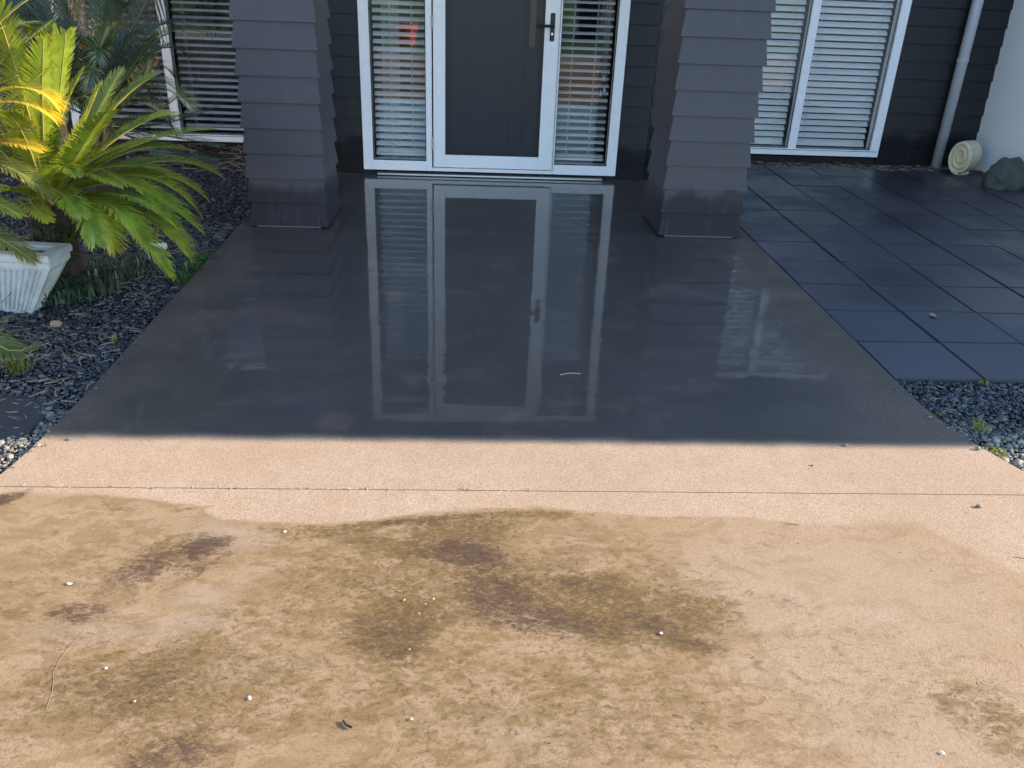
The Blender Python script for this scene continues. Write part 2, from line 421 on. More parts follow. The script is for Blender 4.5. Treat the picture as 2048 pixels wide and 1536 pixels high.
def driveway():
    xs = np.concatenate([np.linspace(-2.5, -1.7, 5)[:-1], np.arange(-1.7, 2.05, .011), np.linspace(2.05, 9, 14)])
    ys = np.concatenate([np.linspace(-2.745, 1.0, 10)[:-1], np.arange(1.0, 2.213, .010), [2.216]])
    X, Y = np.meshgrid(xs, ys)
    nx, ny = len(xs), len(ys)
    Z = np.zeros_like(X)
    v = np.stack([X, Y, Z], -1).reshape(-1, 3)
    idx = np.arange(nx * ny).reshape(ny, nx)
    f = np.stack([idx[:-1, :-1], idx[:-1, 1:], idx[1:, 1:], idx[1:, :-1]], -1).reshape(-1, 4)
    me = bpy.data.meshes.new('driveway')
    me.from_pydata(v.tolist(), [], f.tolist())
    # edge of the part not yet washed
    bx = [-7, -1.4, -1.105, -.808, -.732, -.597, -.367, -.267, -.153, .042, .225, .33, .556, .861, 1.006, 1.37, 1.431, 1.483, 1.561, 1.75, 2.1, 9]
    by = [2.19, 2.186, 2.182, 2.128, 2.065, 2.041, 2.044, 2.057, 2.097, 2.12, 2.136, 2.116, 2.092, 2.083, 2.053, 2.063, 1.976, 1.905, 1.816, 1.72, 1.5, 1.4]
    wx = X + (fbm(X, Y, 9, 4, 3) - .5) * .03; wy = Y + (fbm(X, Y, 9, 4, 9) - .5) * .03
    curve = np.interp(wx, bx, by)
    soft = .012 + .05 * sst(.9, 1.5, X) + .03 * sst(-.8, -1.2, X)
    grime = sst(0, 1, (curve - wy) / soft + .5)
    def blobs(L, wamp, seed):
        ox = X + (fbm(X, Y, 5, 5, seed) - .5) * wamp; oy = Y + (fbm(X, Y, 5, 5, seed + 40) - .5) * wamp
        a = np.zeros_like(X)
        for (cx, cy_, rx, ry, ang, st) in L:
            c, s = math.cos(ang), math.sin(ang)
            dx = (ox - cx) * c + (oy - cy_) * s; dy = -(ox - cx) * s + (oy - cy_) * c
            a = np.maximum(a, st * sst(1.5, .3, np.sqrt((dx / rx) ** 2 + (dy / ry) ** 2)))
        return a
    moss = blobs([(-.327, 1.97, .22, .07, .1, .75), (-.05, 1.98, .30, .10, .15, .95), (-.2, 1.78, .16, .12, 0, .75), (-.16, 1.63, .17, .16, 0, .95),
                  (.10, 1.76, .26, .16, -.2, .8), (.35, 1.69, .34, .12, -.15, .95), (.62, 1.70, .14, .08, -.3, .9), (.58, 1.58, .10, .07, -.5, .9),
                  (-.76, 1.42, .26, .15, .1, .8), (-.55, 1.35, .25, .18, 0, .55), (-.62, 1.25, .15, .07, 0, .6), (0, 1.45, .35, .13, -.3, .5), (.35, 1.42, .35, .22, -.2, .45),
                  (1.2, 1.30, .16, .13, -.5, .65), (-.82, 1.92, .12, .07, .4, .6), (-1.02, 2.15, .07, .016, 0, .7), (-.8, 2.09, .08, .02, 0, .5), (-1.15, 1.66, .12, .05, 0, .6),
                  (-.45, 1.62, .22, .09, .1, .5), (.45, 1.92, .08, .05, .2, .45), (.85, 1.97, .12, .04, 0, .3), (.05, 1.24, .5, .08, 0, .4)], .20, 5)
    big = blobs([(.05, 1.76, .66, .28, -.1, .66), (-.62, 1.42, .45, .22, .1, .60), (.15, 1.36, .70, .20, 0, .52), (-1.05, 1.75, .3, .3, 0, .3), (.9, 1.45, .5, .3, 0, .22)], .3, 61)
    edge = np.exp(-((curve - wy - .035) / .03) ** 2) * sst(-.72, -.35, X) * sst(.55, .2, X) * .85
    moss = np.maximum(np.maximum(moss, big), edge)
    dark = blobs([(-.72, 1.91, .10, .055, .5, .95), (-.84, 1.82, .14, .08, .5, .7), (-.98, 1.67, .09, .04, .1, .65), (-.70, 1.83, .10, .06, .6, .6), (.02, 1.88, .15, .07, -.1, .85), (.10, 1.72, .15, .12, 0, .75),
                  (.20, 1.62, .2, .07, -.2, .7), (.34, 1.78, .10, .04, -.3, .6), (-.14, 2.04, .22, .03, .15, .6), (-.16, 1.60, .12, .10, 0, .5), (-1.40, 2.17, .09, .035, .4, 1.), (-.60, 1.26, .12, .05, .2, .6),
                  (-.70, 1.42, .12, .08, .2, .35), (.5, 1.60, .14, .05, -.4, .65), (.80, 1.72, .10, .03, -.5, .25)], .15, 21)
    damp = blobs([(-.72, 2.0, .10, .06, 0, .9), (-.62, 1.98, .07, .07, .5, .8), (-.66, 1.74, .09, .05, 0, .9), (-.66, 1.64, .08, .05, 0, .9), (-.85, 1.59, .22, .035, 0, .75), (-.5, 1.47, .2, .05, 0, .4),
                  (.95, 1.75, .4, .25, -.2, .45), (.80, 1.60, .10, .05, -1., .5), (.70, 1.47, .07, .05, -.8, .5), (1.2, 1.85, .25, .12, -.5, .4), (.95, 1.3, .3, .15, -.5, .4), (.12, 1.27, .2, .06, -.3, .4)], .10, 33)
    grime = grime * (1 - .36 * sst(.45, 1.05, X + (fbm(X, Y, 4, 4, 77) - .5) * .5))
    fall = sst(0, 1, (curve - wy) / .02)
    for nme, A in (('grime', grime), ('moss', moss * np.maximum(fall, (Y > 2.1) * .8)), ('dark', dark * np.maximum(fall, (X < -1.2) * 1.0)), ('damp', damp * fall)):
        at = me.attributes.new(nme, 'FLOAT', 'POINT'); at.data.foreach_set('value', A.reshape(-1).astype(np.float32))
    me.materials.append(M['drive']); me.update()
    return structure(place('driveway', me))
driveway()
# the back of the joint between driveway and porch slab
sheet('joint_filler', -2.5, 9, 2.2, 2.24, -.007, M['soil'], .04)

def porch_slab():
    ys = [6.66, 5.5, 4.5, 3.6, 3.09, 2.834, 2.721, 2.615, 2.502, 2.429, 2.361, 2.29, 2.2195]
    rx = np.interp(ys, [2.2195, 2.29, 2.361, 2.429, 2.502, 2.615, 2.721, 2.834, 3.09, 7], [1.975, 1.93, 1.89, 1.863, 1.836, 1.802, 1.78, 1.767, 1.763, 1.763])
    lx = np.interp(ys, [2.2195, 2.29, 2.4, 2.6, 2.9, 7], [-1.475, -1.447, -1.43, -1.418, -1.41, -1.41])
    m = MB(); n = len(ys)
    v = []
    for y, a, b in zip(ys, lx, rx): v += [(a, y, 0), (b, y, 0), (a, y, -.11), (b, y, -.11)]
    f = []
    for i in range(n - 1):
        k = 4 * i; q = k + 4
        f += [(k, q, q+1, k+1), (k, k+2, q+2, q), (k+1, q+1, q+3, k+3)]
    f.append((4*(n-1), 4*(n-1)+2, 4*(n-1)+3, 4*(n-1)+1))
    m.add(v, f)
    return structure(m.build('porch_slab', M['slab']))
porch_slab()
# concrete apron in front of the garden beds (continues the driveway to both sides)

# ------------------------------------------------------------------ pavers
pav = structure(empty('paved_area', (1.77, 3.09, 0)))
PM = MB(); PM.box((0, 0, -.04), (.3865, .3865, 0)); pmesh = PM.mesh('paver', M['paver'], bevel=.0035)
PP = .3935
for i in range(7):
    for j in range(11):
        x = 1.775 + i * PP; y = 3.092 + j * PP
        if j == 10 and i > 6: continue
        if i == 6 and j < 0: continue
        if x + .39 > 4.53: continue
        o = place('paver', pmesh, pav, (x + random.uniform(-.0015, .0015), y + random.uniform(-.0015, .0015), -.004 + random.uniform(-.003, .002)))
        o.rotation_euler = (random.uniform(-.002, .002), random.uniform(-.002, .002), random.uniform(-.0025, .0025))

# ------------------------------------------------------------------ house
house = tag(empty('house', (.15, 6.6, 0)), 'charcoal weatherboard house front with white framed door and tall windows', 'house')
PITCH = .1435
board_cache = {}
def board_mesh(w, bt=.027, tt=.007, h=PITCH, mit=0):
    k = (round(w, 4), bt, tt, mit)   # mitred boards wrap the columns, whose paint carries the brighter open light
    if k not in board_cache:
        m = MB(); e = mit
        # local: x along, -y outward, z up ; mitred ends widen with the board's projection
        def xo(d): return d if e else 0
        b, t = bt, tt
        vs = [(-xo(b), -b, 0), (w + xo(b), -b, 0), (w + xo(t), -t, h + .004), (-xo(t), -t, h + .004), (0, 0, 0), (w, 0, 0), (w, 0, h + .004), (0, 0, h + .004)]
        m.add(vs, [(0,1,2,3), (5,4,7,6), (4,5,1,0), (3,2,6,7), (4,0,3,7), (1,5,6,2)])
        board_cache[k] = m.mesh('weatherboard', M['board_lit' if mit else 'board'])
    return board_cache[k]
QZ = lambda a: Quaternion((0, 0, 1), a)
def clad(parent, p0, w, ang, z0, z1, mit=0):
    """rows of boards from p0 going along angle ang (outward = -y rotated)"""
    z = z0
    while z < z1 - .02:
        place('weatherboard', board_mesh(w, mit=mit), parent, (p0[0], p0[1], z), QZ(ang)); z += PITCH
def wall(name, a, b, faces):
    w = one_box(name, a, b, M['wallback'], house)
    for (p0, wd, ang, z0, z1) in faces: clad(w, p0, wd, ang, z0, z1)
    return w
TOP = 2.17; CEIL = 2.45
YD, YW = 6.66, 7.64
wall('entry_wall', (-1.06, YD, -.02), (-.83, 6.75, CEIL), [((-1.06, YD), .228, 0, -.013, CEIL), ((-1.06, YW - .03), .95, -math.pi/2, -.013, CEIL)])
wall('entry_wall', (1.13, YD, -.02), (1.357, 6.75, CEIL), [((1.132, YD), .225, 0, -.013, CEIL), ((1.357, YD), .95, math.pi/2, -.013, CEIL)])
wall('entry_wall', (-.83, YD, TOP + .01), (1.13, 6.75, CEIL), [((-.83, YD), 1.96, 0, -.013 + 16 * PITCH - .02, CEIL)])
one_box('return_wall', (-1.06, 6.75, -.02), (-.97, YW, CEIL), M['wallback'], house)
one_box('return_wall', (1.267, 6.75, -.02), (1.357, YW, CEIL), M['wallback'], house)
wall('front_wall', (1.357, YW, -.05), (2.0, 7.75, CEIL), [((1.385, YW), .615, 0, .01, CEIL)])
wall('front_wall', (3.665, YW, -.05), (4.55, 7.75, CEIL), [((3.665, YW), .883, 0, .01, CEIL)])
wall('front_wall', (-1.69, YW, -.05), (-1.06, 7.75, CEIL), [((-1.69, YW), .60, 0, .01, CEIL)])
wall('front_wall', (-6.0, YW, -.05), (-3.42, 7.75, CEIL), [((-6.0, YW), 2.58, 0, .01, CEIL)])
wall('front_wall', (2.0, YW, TOP), (3.665, 7.75, CEIL), [((2.0, YW), 1.665, 0, .01 + 15 * PITCH + .012, CEIL)])
wall('front_wall', (-3.42, YW, TOP), (-1.69, 7.75, CEIL), [((-3.42, YW), 1.73, 0, .01 + 15 * PITCH + .012, CEIL)])
one_box('wall_plinth', (2.0, YW + .01, -.05), (3.665, 7.75, .03), M['wallback'], house)
one_box('wall_plinth', (-3.42, YW + .01, -.05), (-1.69, 7.75, .015), M['wallback'], house)
one_box('door_plinth', (-.83, YD - .02, -.03), (1.13, 6.75, .035), M['wallback'], house)

# roof: eave over the windows, porch roof on the two columns
def slab_part(name, a, b, mat, par): return one_box(name, a, b, mat, par)
roof = one_box('roof', (-6.3, 6.95, CEIL + .02), (4.5, 14.5, CEIL + .18), M['roof'], house)
one_box('soffit', (-6.3, 6.95, CEIL), (4.54, 7.76, CEIL + .017), M['soffit'], roof)
one_box('gutter', (-6.3, 6.85, CEIL + .03), (4.5, 6.947, CEIL + .16), M['fascia'], roof)
proof = one_box('porch_roof', (-1.62, 4.75, CEIL + .02), (1.97, 6.84, CEIL + .17), M['fascia'], house)
one_box('porch_soffit', (-1.62, 4.75, CEIL), (1.97, 6.84, CEIL + .017), M['soffit'], proof)

# interior rooms: floor, walls and ceiling behind the glass
def room(x0, x1, y0, y1):
    m = MB(); z0, z1 = -.01, 2.44
    m.add([(x0,y0,z0),(x1,y0,z0),(x1,y1,z0),(x0,y1,z0),(x0,y0,z1),(x1,y0,z1),(x1,y1,z1),(x0,y1,z1)],
          [(0,1,2,3),(7,6,5,4),(1,5,6,2),(2,6,7,3),(3,7,4,0)])
    m.build('interior_room', M['interior'], house)
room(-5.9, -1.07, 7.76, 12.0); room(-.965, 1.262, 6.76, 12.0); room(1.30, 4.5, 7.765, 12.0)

def frame_ring(m, x0, x1, z0, z1, w, y0, y1):
    m.box((x0, y0, z0), (x0 + w, y1, z1)); m.box((x1 - w, y0, z0), (x1, y1, z1))
    m.box((x0 + w, y0, z0), (x1 - w, y1, z0 + w)); m.box((x0 + w, y0, z1 - w), (x1 - w, y1, z1))
def gasket(x0, x1, z0, z1, y, par, w=.006):
    m = MB(); frame_ring(m, x0, x1, z0, z1, w, y, y + .006); m.build('gasket', M['rubber'], par)

# entry joinery -------------------------------------------------------------
YF = 6.60
jm = MB()
jm.box((-.826, YF, .036), (-.752, YF + .11, 2.17)); jm.box((1.052, YF, .036), (1.126, YF + .11, 2.17))
jm.box((-.752, YF, .036), (-.346, YF + .11, .108)); jm.box((.641, YF, .036), (1.052, YF + .11, .108))
jm.box((-.752, YF, 2.105), (1.052, YF + .11, 2.17))
jm.box((-.346, YF, .036), (-.302, YF + .11, 2.105)); jm.box((.632, YF, .036), (.641, YF + .11, 2.105))
jm.box((-.302, YF + .002, .036), (.632, YF + .11, .062))
jm.box((.612, YF + .022, .062), (.632, YF + .11, 2.105)); 
joinery = jm.build('door_frame', M['white'], house, bevel=.003)
for (a, b, nm) in ((-.752, -.346, 'left'), (.641, 1.052, 'right')):
    sl = one_box('sidelight_pane', (a + .003, YF + .030, .112), (b - .003, YF + .036, 2.102), M['glass'], joinery)
    gasket(a, b, .108, 2.105, YF + .020, joinery)
one_box('threshold_strip', (-.72, YF - .035, .006), (1.02, YF + .02, .018), M['alu'], joinery)

# screen door
sd = MB(); x0, x1, z0, z1 = -.290, .622, .070, 2.10
sd.box((x0, YF - .012, z0), (x0 + .088, YF + .02, z1)); sd.box((x1 - .105, YF - .012, z0), (x1, YF + .02, z1))
sd.box((x0 + .088, YF - .012, z0), (x1 - .105, YF + .02, z0 + .095)); sd.box((x0 + .088, YF - .012, z1 - .095), (x1 - .105, YF + .02, z1))
screen = sd.build('screen_door', M['white'], house, bevel=.003)
one_box('security_mesh', (x0 + .086, YF + .002, z0 + .093), (x1 - .103, YF + .005, z1 - .093), M['screen'], screen)
gasket(x0 + .088, x1 - .105, z0 + .095, z1 - .095, YF - .004, screen, .005)
for hz in (.25, 1.10, 1.95):
    m = MB(); m.tube([(x0 - .004, YF - .018, hz - .045), (x0 - .004, YF - .018, hz + .045)], .007, 8); m.build('hinge', M['pipe'], screen)
hm = MB(); hx = .571
hm.box((hx - .017, YF - .022, 1.0), (hx + .017, YF - .0125, 1.19)); plate = hm.build('handle_plate', M['blackmetal'], screen, bevel=.004)
hm = MB(); hm.tube([(hx, YF - .022, 1.105), (hx, YF - .062, 1.105)], .010, 10); hm.tube([(hx + .006, YF - .060, 1.105), (hx - .05, YF - .062, 1.104), (hx - .118, YF - .056, 1.102)], [.010, .010, .008], 10)
hm.build('lever', M['blackmetal'], plate, smooth=True)
hm = MB(); hm.tube([(hx, YF - .022, 1.05), (hx, YF - .030, 1.05)], .009, 12); hm.build('lock_cylinder', M['steel'], plate)

# timber-look front door behind the screen
ed = empty('entry_door', (.155, 6.70, .06)); 
ed.parent = house; ed.matrix_basis = WORLD_OF[house.name].inverted() @ WORLD_OF[ed.name]
one_box('door_leaf', (-.27, 6.70, .07), (.605, 6.74, 2.1), M['door'], ed)
npl = 8; pw = .875 / npl
pm_ = MB(); pm_.box((.0035, 6.683, .07), (pw - .0035, 6.6995, 2.1)); plk = pm_.mesh('door_plank', M['door'], bevel=.002)
for i in range(npl): place('door_plank', plk, ed, (-.27 + i * pw, 0, 0))
hm = MB(); hm.box((.412, 6.630, .955), (.455, 6.650, 1.85)); ph = hm.build('pull_handle', M['wood'], ed, bevel=.005)
hm = MB(); hm.tube([(.433, 6.65, 1.05), (.433, 6.684, 1.05)], .009, 8); hm.tube([(.433, 6.65, 1.75), (.433, 6.684, 1.75)], .009, 8); hm.build('handle_mount', M['steel'], ph)

# windows --------------------------------------------------------------------
def window(x0, x1, zb, mulx, label=None):
    m = MB(); y0, y1 = 7.59, 7.70; w = .078
    m.box((x0, y0, zb), (x1, y1, zb + .056)); m.box((x0, y0, TOP - .06), (x1, y1, TOP))
    m.box((x0, y0, zb + .056), (x0 + w, y1, TOP - .06)); m.box((x1 - w, y0, zb + .056), (x1, y1, TOP - .06))
    fr = m.build('window_frame', M['white'], house, bevel=.003)
    one_box('mullion', (mulx - .037, y0 + .015, zb + .056), (mulx + .037, y1 - .01, TOP - .06), M['white'], fr, bevel=.004)
    one_box('sill_groove', (x0 + .02, y0 - .004, zb + .046), (x1 - .02, y0 - .0005, zb + .050), M['rubber'], fr)
    for a, b in ((x0 + w, mulx - .037), (mulx + .037, x1 - w)):
        one_box('window_pane', (a + .002, y0 + .038, zb + .058), (b - .002, y0 + .044, TOP - .062), M['glass'], fr)
        gasket(a, b, zb + .056, TOP - .06, y0 + .028, fr, .005)
    return fr
window(2.0, 3.66, .055, 2.868)
window(-3.41, -1.70, .022, -2.545)

# blinds ----------------------------------------------------------------------
def blind(x0, x1, y, zb, zt, tilt, label, pitch=.0545, cords=(.12, .88)):
    b = tag(empty('venetian_blind', ((x0 + x1) / 2, y, zb)), label, 'blind', 'white venetian blinds behind the glass')
    w = x1 - x0; hw = .025
    m = MB(); vs = []; fs = []
    prof = [(-hw, -.0), (-hw * .4, .0028), (hw * .4, .0028), (hw, 0.)]
    for sx in (0, w):
        for dz in (0, -.0026):
            vs += [(sx, py, pz + dz) for py, pz in prof]
    for k in range(3):
        fs += [(k, 8 + k, 9 + k, k + 1), (4 + k, 5 + k, 13 + k, 12 + k)]
    fs += [(0, 4, 12, 8), (3, 11, 15, 7), (0, 1, 2, 3, 7, 6, 5, 4), (8, 12, 13, 14, 15, 11, 10, 9)]
    m.add(vs, fs); me = m.mesh('slat', M['slat'], smooth=False)
    z = zb + .035; k = 0
    while z < zt - .05:
        place('slat', me, b, (x0, y, z), Quaternion((1, 0, 0), R(tilt + random.uniform(-1.5, 1.5))))
        z += pitch; k += 1
    mb = MB(); mb.box((x0, y - .026, zb), (x1, y + .026, zb + .016)); mb.build('bottom_rail', M['slat'], b, bevel=.003)
    mb = MB(); mb.box((x0, y - .03, zt - .045), (x1, y + .03, zt)); mb.build('head_rail', M['slat'], b, bevel=.003)
    for c in cords:
        for dy in (-.027, .027):
            mb = MB(); mb.tube([(x0 + w * c, y + dy, zb + .01), (x0 + w * c, y + dy, zt - .04)], .0016, 5); mb.build('ladder_cord', M['cord'], b)
    return b
B1 = blind(2.09, 2.82, 7.745, .12, 2.1, 50, 'tilted white slat blind behind left pane of window beside the paving')
B2 = blind(2.915, 3.575, 7.745, .12, 2.1, 50, 'tilted white slat blind behind right pane of window beside the downpipe')
B3 = blind(-3.32, -2.59, 7.745, .10, 2.1, 18, 'open white slat blind half hidden behind the cycads')
B4 = blind(-2.50, -1.79, 7.745, .10, 2.1, 18, 'open white slat blind between white mullion and left porch column')
B5 = blind(-.745, -.352, 6.80, .115, 2.08, 31, 'white slat blind in sidelight on hinge side of the door', .053, (.32, .73))
B6 = blind(.647, 1.047, 6.80, .115, 2.08, 17, 'white slat blind in sidelight beside the black door handle', .053, (.26, .70))
for bl, cx, zz in ((B6, 1.0, .74), (B6, 1.012, .66), (B6, .985, .63)):
    m = MB(); m.tube([(cx, 6.765, zz + .02), (cx, 6.765, 2.04)], .0014, 5); c_ = m.build('pull_cord', M['cord'], bl)
    m = MB(); m.tube([(cx, 6.765, zz - .02), (cx, 6.765, zz), (cx, 6.765, zz + .02)], [.009, .008, .003], 8); m.build('cord_knob', M['slat'], c_, smooth=True)

# interior curtains
def curtain(x0, x1, y, label, col='curtain'):
    m = MB(); n = int((x1 - x0) / .012); vs = []
    for i in range(n + 1):
        x = x0 + (x1 - x0) * i / n; yy = y + .02 * math.sin(i * 1.05) + .006 * math.sin(i * .37)
        vs += [(x, yy, .03), (x, yy, 2.35)]
    m.add(vs, [(2*i, 2*i+2, 2*i+3, 2*i+1) for i in range(n)])
    o = m.build('curtain', M[col], None, smooth=True)
    so = o.modifiers.new('thick', 'SOLIDIFY'); so.thickness = .003
    return tag(o, label, 'curtain')
curtain(-.69, -.56, 6.90, 'narrow pale curtain behind the blind of the hinge side sidelight')
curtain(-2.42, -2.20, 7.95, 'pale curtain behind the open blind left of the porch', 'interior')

# porch columns ---------------------------------------------------------------
def column(x0, x1, y0, y1):
    c = one_box('porch_column', (x0, y0, .012), (x1, y1, CEIL), M['wallback'], house)
    w = x1 - x0; d = y1 - y0
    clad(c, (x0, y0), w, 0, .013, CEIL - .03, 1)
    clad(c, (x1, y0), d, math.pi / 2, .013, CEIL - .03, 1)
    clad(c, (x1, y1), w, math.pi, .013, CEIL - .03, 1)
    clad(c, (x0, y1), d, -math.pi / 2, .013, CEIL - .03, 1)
    one_box('base_strip', (x0 + .015, y0 - .020, .004), (x1 - .02, y0 - .014, .011), M['flashing'], c)
    one_box('corner_flashing', (x1 - .030, y0 - .029, .018), (x1 - .0285, y0 - .0265, .085), M['flashing'], c) if x0 < 0 else one_box('corner_flashing', (x0 + .024, y0 - .029, .018), (x0 + .0255, y0 - .0265, .10), M['flashing'], c)
column(-1.308, -.890, 5.095, 5.56)
column(1.192, 1.655, 5.095, 5.58)

# downpipe
m = MB(); m.tube([(4.20, 7.555, -.02), (4.20, 7.555, 2.44)], .045, 20); dp = m.build('downpipe', M['pipe'], house, smooth=True)
for z in (.9, 1.95):
    m = MB(); m.tube([(4.20, 7.555, z - .012), (4.20, 7.555, z + .012)], .049, 20); m.build('pipe_bracket', M['pipe'], dp)

# white rendered wing on the right: casts the long shadow over the porch
WX, WY0, WH = 4.55, 2.53, 3.12
m = MB(); m.box((WX, WY0, -.1), (9.5, 14, WH)); wing = m.build('rendered_wall', M['render'])
tag(wing, 'tall pale rendered wall beside the downpipe and paving', 'wall')
m = MB(); m.box((WX - .012, WY0 - .006, WH + .001), (9.6, 14.05, WH + .05)); m.build('wall_capping', M['fascia'], wing)

# unseen neighbouring house, added so its sunlit wall bounces warm light onto the porch
M['cream_wall'] = simple('cream_bounce_wall', (.68, .53, .38), .85, .08, 5, .2)
nb = tag(empty('added_neighbour_house', (-7.2, 1.5, 0)), 'added unseen cream house left of the garden bed, bouncing warm light', 'house')
one_box('wall', (-11, -1.6, -.1), (-6.6, 8.5, 2.9), M['cream_wall'], nb)
m = MB(); m.add([(-11.3, -2.1, 2.9), (-6.1, -2.1, 2.9), (-6.1, 9.0, 2.9), (-11.3, 9.0, 2.9), (-8.8, -2.1, 4.6), (-8.8, 9.0, 4.6)], [(0, 1, 4), (1, 2, 5, 4), (2, 3, 5), (3, 0, 4, 5), (3, 2, 1, 0)])
m.build('roof', M['roof'], nb)
for y in (1.5, 5.5):
    m = MB(); m.box((-6.6, y - .6, .9), (-6.58, y + .6, 2.1)); w_ = m.build('window', M['white'], nb)
    one_box('pane', (-6.579, y - .54, .96), (-6.572, y + .54, 2.04), M['blackmetal'], w_)

# ------------------------------------------------------------------ gravel
def stones(name, poly_fn, bounds, spacing, size, z, seed, label):
    rng = np.random.default_rng(seed)
    x0, x1, y0, y1 = bounds
    nx = int((x1 - x0) / spacing); ny = int((y1 - y0) / spacing)
    gx, gy = np.meshgrid(x0 + (np.arange(nx) + .5) * spacing, y0 + (np.arange(ny) + .5) * spacing)
    gx = (gx + rng.uniform(-.5, .5, gx.shape) * spacing).ravel(); gy = (gy + rng.uniform(-.5, .5, gy.shape) * spacing).ravel()
    k = poly_fn(gx, gy); gx = gx[k]; gy = gy[k]; n = len(gx)
    bm = bmesh.new(); bmesh.ops.create_icosphere(bm, subdivisions=1, radius=1); bv = np.array([v.co[:] for v in bm.verts]); bf = np.array([[v.index for v in f.verts] for f in bm.faces]); bm.free()
    jit = rng.uniform(.72, 1.25, (12, len(bv), 1)); var = rng.integers(0, 12, n)
    s = rng.lognormal(0, .42, n) * size
    sc = np.stack([s * rng.uniform(.8, 1.3, n), s * rng.uniform(.7, 1.1, n), s * rng.uniform(.45, .8, n)], -1)
    V = (bv[None] * jit[var]) * sc[:, None, :]
    a = rng.uniform(0, 6.28, n); b = rng.uniform(-.6, .6, n)
    cb, sb = np.cos(b)[:, None], np.sin(b)[:, None]
    X, Y, Z = V[..., 0], V[..., 1], V[..., 2]
    Y, Z = Y * cb - Z * sb, Y * sb + Z * cb
    ca, sa = np.cos(a)[:, None], np.sin(a)[:, None]
    X, Y = X * ca - Y * sa, X * sa + Y * ca
    zz = z + rng.uniform(-.006, .006, n) + (fbm(gx, gy, 3., 3, seed) - .5) * .02
    V = np.stack([X + gx[:, None], Y + gy[:, None], Z + zz[:, None]], -1).reshape(-1, 3)
    F = (bf[None] + (np.arange(n) * len(bv))[:, None, None]).reshape(-1, 3)
    me = bpy.data.meshes.new(name)
    me.vertices.add(len(V)); me.vertices.foreach_set('co', V.astype(np.float32).ravel())
    me.loops.add(F.size); me.loops.foreach_set('vertex_index', F.astype(np.int32).ravel())
    me.polygons.add(len(F)); me.polygons.foreach_set('loop_start', np.arange(0, F.size, 3, dtype=np.int32))
    me.update(calc_edges=True)
    tone = np.repeat(rng.beta(.9, 3.4, n), len(bv)).astype(np.float32)
    at = me.attributes.new('tone', 'FLOAT', 'POINT'); at.data.foreach_set('value', tone)
    me.materials.append(M['gravel'])
    o = place(name, me); stuff(o, label, 'gravel'); return o
MATPOLY = lambda x, y: (x < -1.525 - .25 * (y - 2.65) * (y > 2.65) + .02 * np.sin(y * 31)) & (y > 2.50 + (x + 1.62) * .8) & (y < 2.80 + (x + 1.6) * -.5)
def left_bed(x, y):
    lx = np.interp(y, [2.2195, 2.29, 2.4, 2.6, 2.9, 7], [-1.475, -1.447, -1.43, -1.418, -1.41, -1.41])
    pot = (x > -2.42) & (x < -1.96) & (y > 3.70) & (y < 3.77)
    return (x < lx - .006) & (y > 2.23) & ~pot & ~MATPOLY(x, y) & (x > -2.0 - (y - 2.2) * .34)
def right_bed(x, y):
    rx = np.interp(y, [2.2195, 2.29, 2.361, 2.429, 2.502, 2.615, 2.721, 2.834, 3.09, 7], [1.975, 1.93, 1.89, 1.863, 1.836, 1.802, 1.78, 1.767, 1.763, 1.763])
    return (x > rx + .007) & (y > 2.23) & (y < 3.084)
stones('gravel', left_bed, (-3.4, -1.40, 2.23, 5.0), .0112, .0066, -.026, 3, 'dark crushed stone filling the bed left of the porch slab')
stones('gravel', left_bed, (-3.6, -1.40, 5.0, 7.2), .016, .0095, -.030, 4, 'dark crushed stone at the back of the bed by the left column')
stones('gravel', right_bed, (1.75, 2.75, 2.23, 3.09), .0112, .0066, -.022, 5, 'dark crushed stone in front of the paving')

def spill(x, y):
    lx = np.interp(y, [2.2195, 2.29, 2.4, 2.6, 2.9, 7], [-1.475, -1.447, -1.43, -1.418, -1.41, -1.41]); d = x - lx
    rx = np.interp(y, [2.2195, 2.29, 2.361, 2.429, 2.502, 2.615, 2.721, 2.834, 3.09], [1.975, 1.93, 1.89, 1.863, 1.836, 1.802, 1.78, 1.767, 1.763]); e = rx - x
    k = np.random.default_rng(8).random(len(x))
    return ((d > .004) & (k > .55 + d * 9) & (y < 5)) | ((e > .004) & (k > .62 + e * 8) & (y < 3.05))
stones('loose_gravel', spill, (-1.44, 1.95, 2.26, 5.0), .022, .0040, .002, 9, 'few loose chips kicked from the beds onto the slab edges')
# exposed weed mat
def weed_mat():
    m = MB(); n = 14; vs = []
    for j in range(n + 1):
        for i in range(n + 1):
            x = -1.86 + .36 * i / n; y = 2.44 + .40 * j / n
            vs.append((x, y, -.022 + .012 * mnoise.noise(Vector((x * 9, y * 9, 0)))))
    m.add(vs, [(j*(n+1)+i, j*(n+1)+i+1, (j+1)*(n+1)+i+1, (j+1)*(n+1)+i) for j in range(n) for i in range(n)])
    o = m.build('weed_mat', M['mat'], None, smooth=True); s = o.modifiers.new('t', 'SOLIDIFY'); s.thickness = .003
    tag(o, 'patch of bare dark weed mat showing in the gravel near the driveway', 'weed mat')
weed_mat()

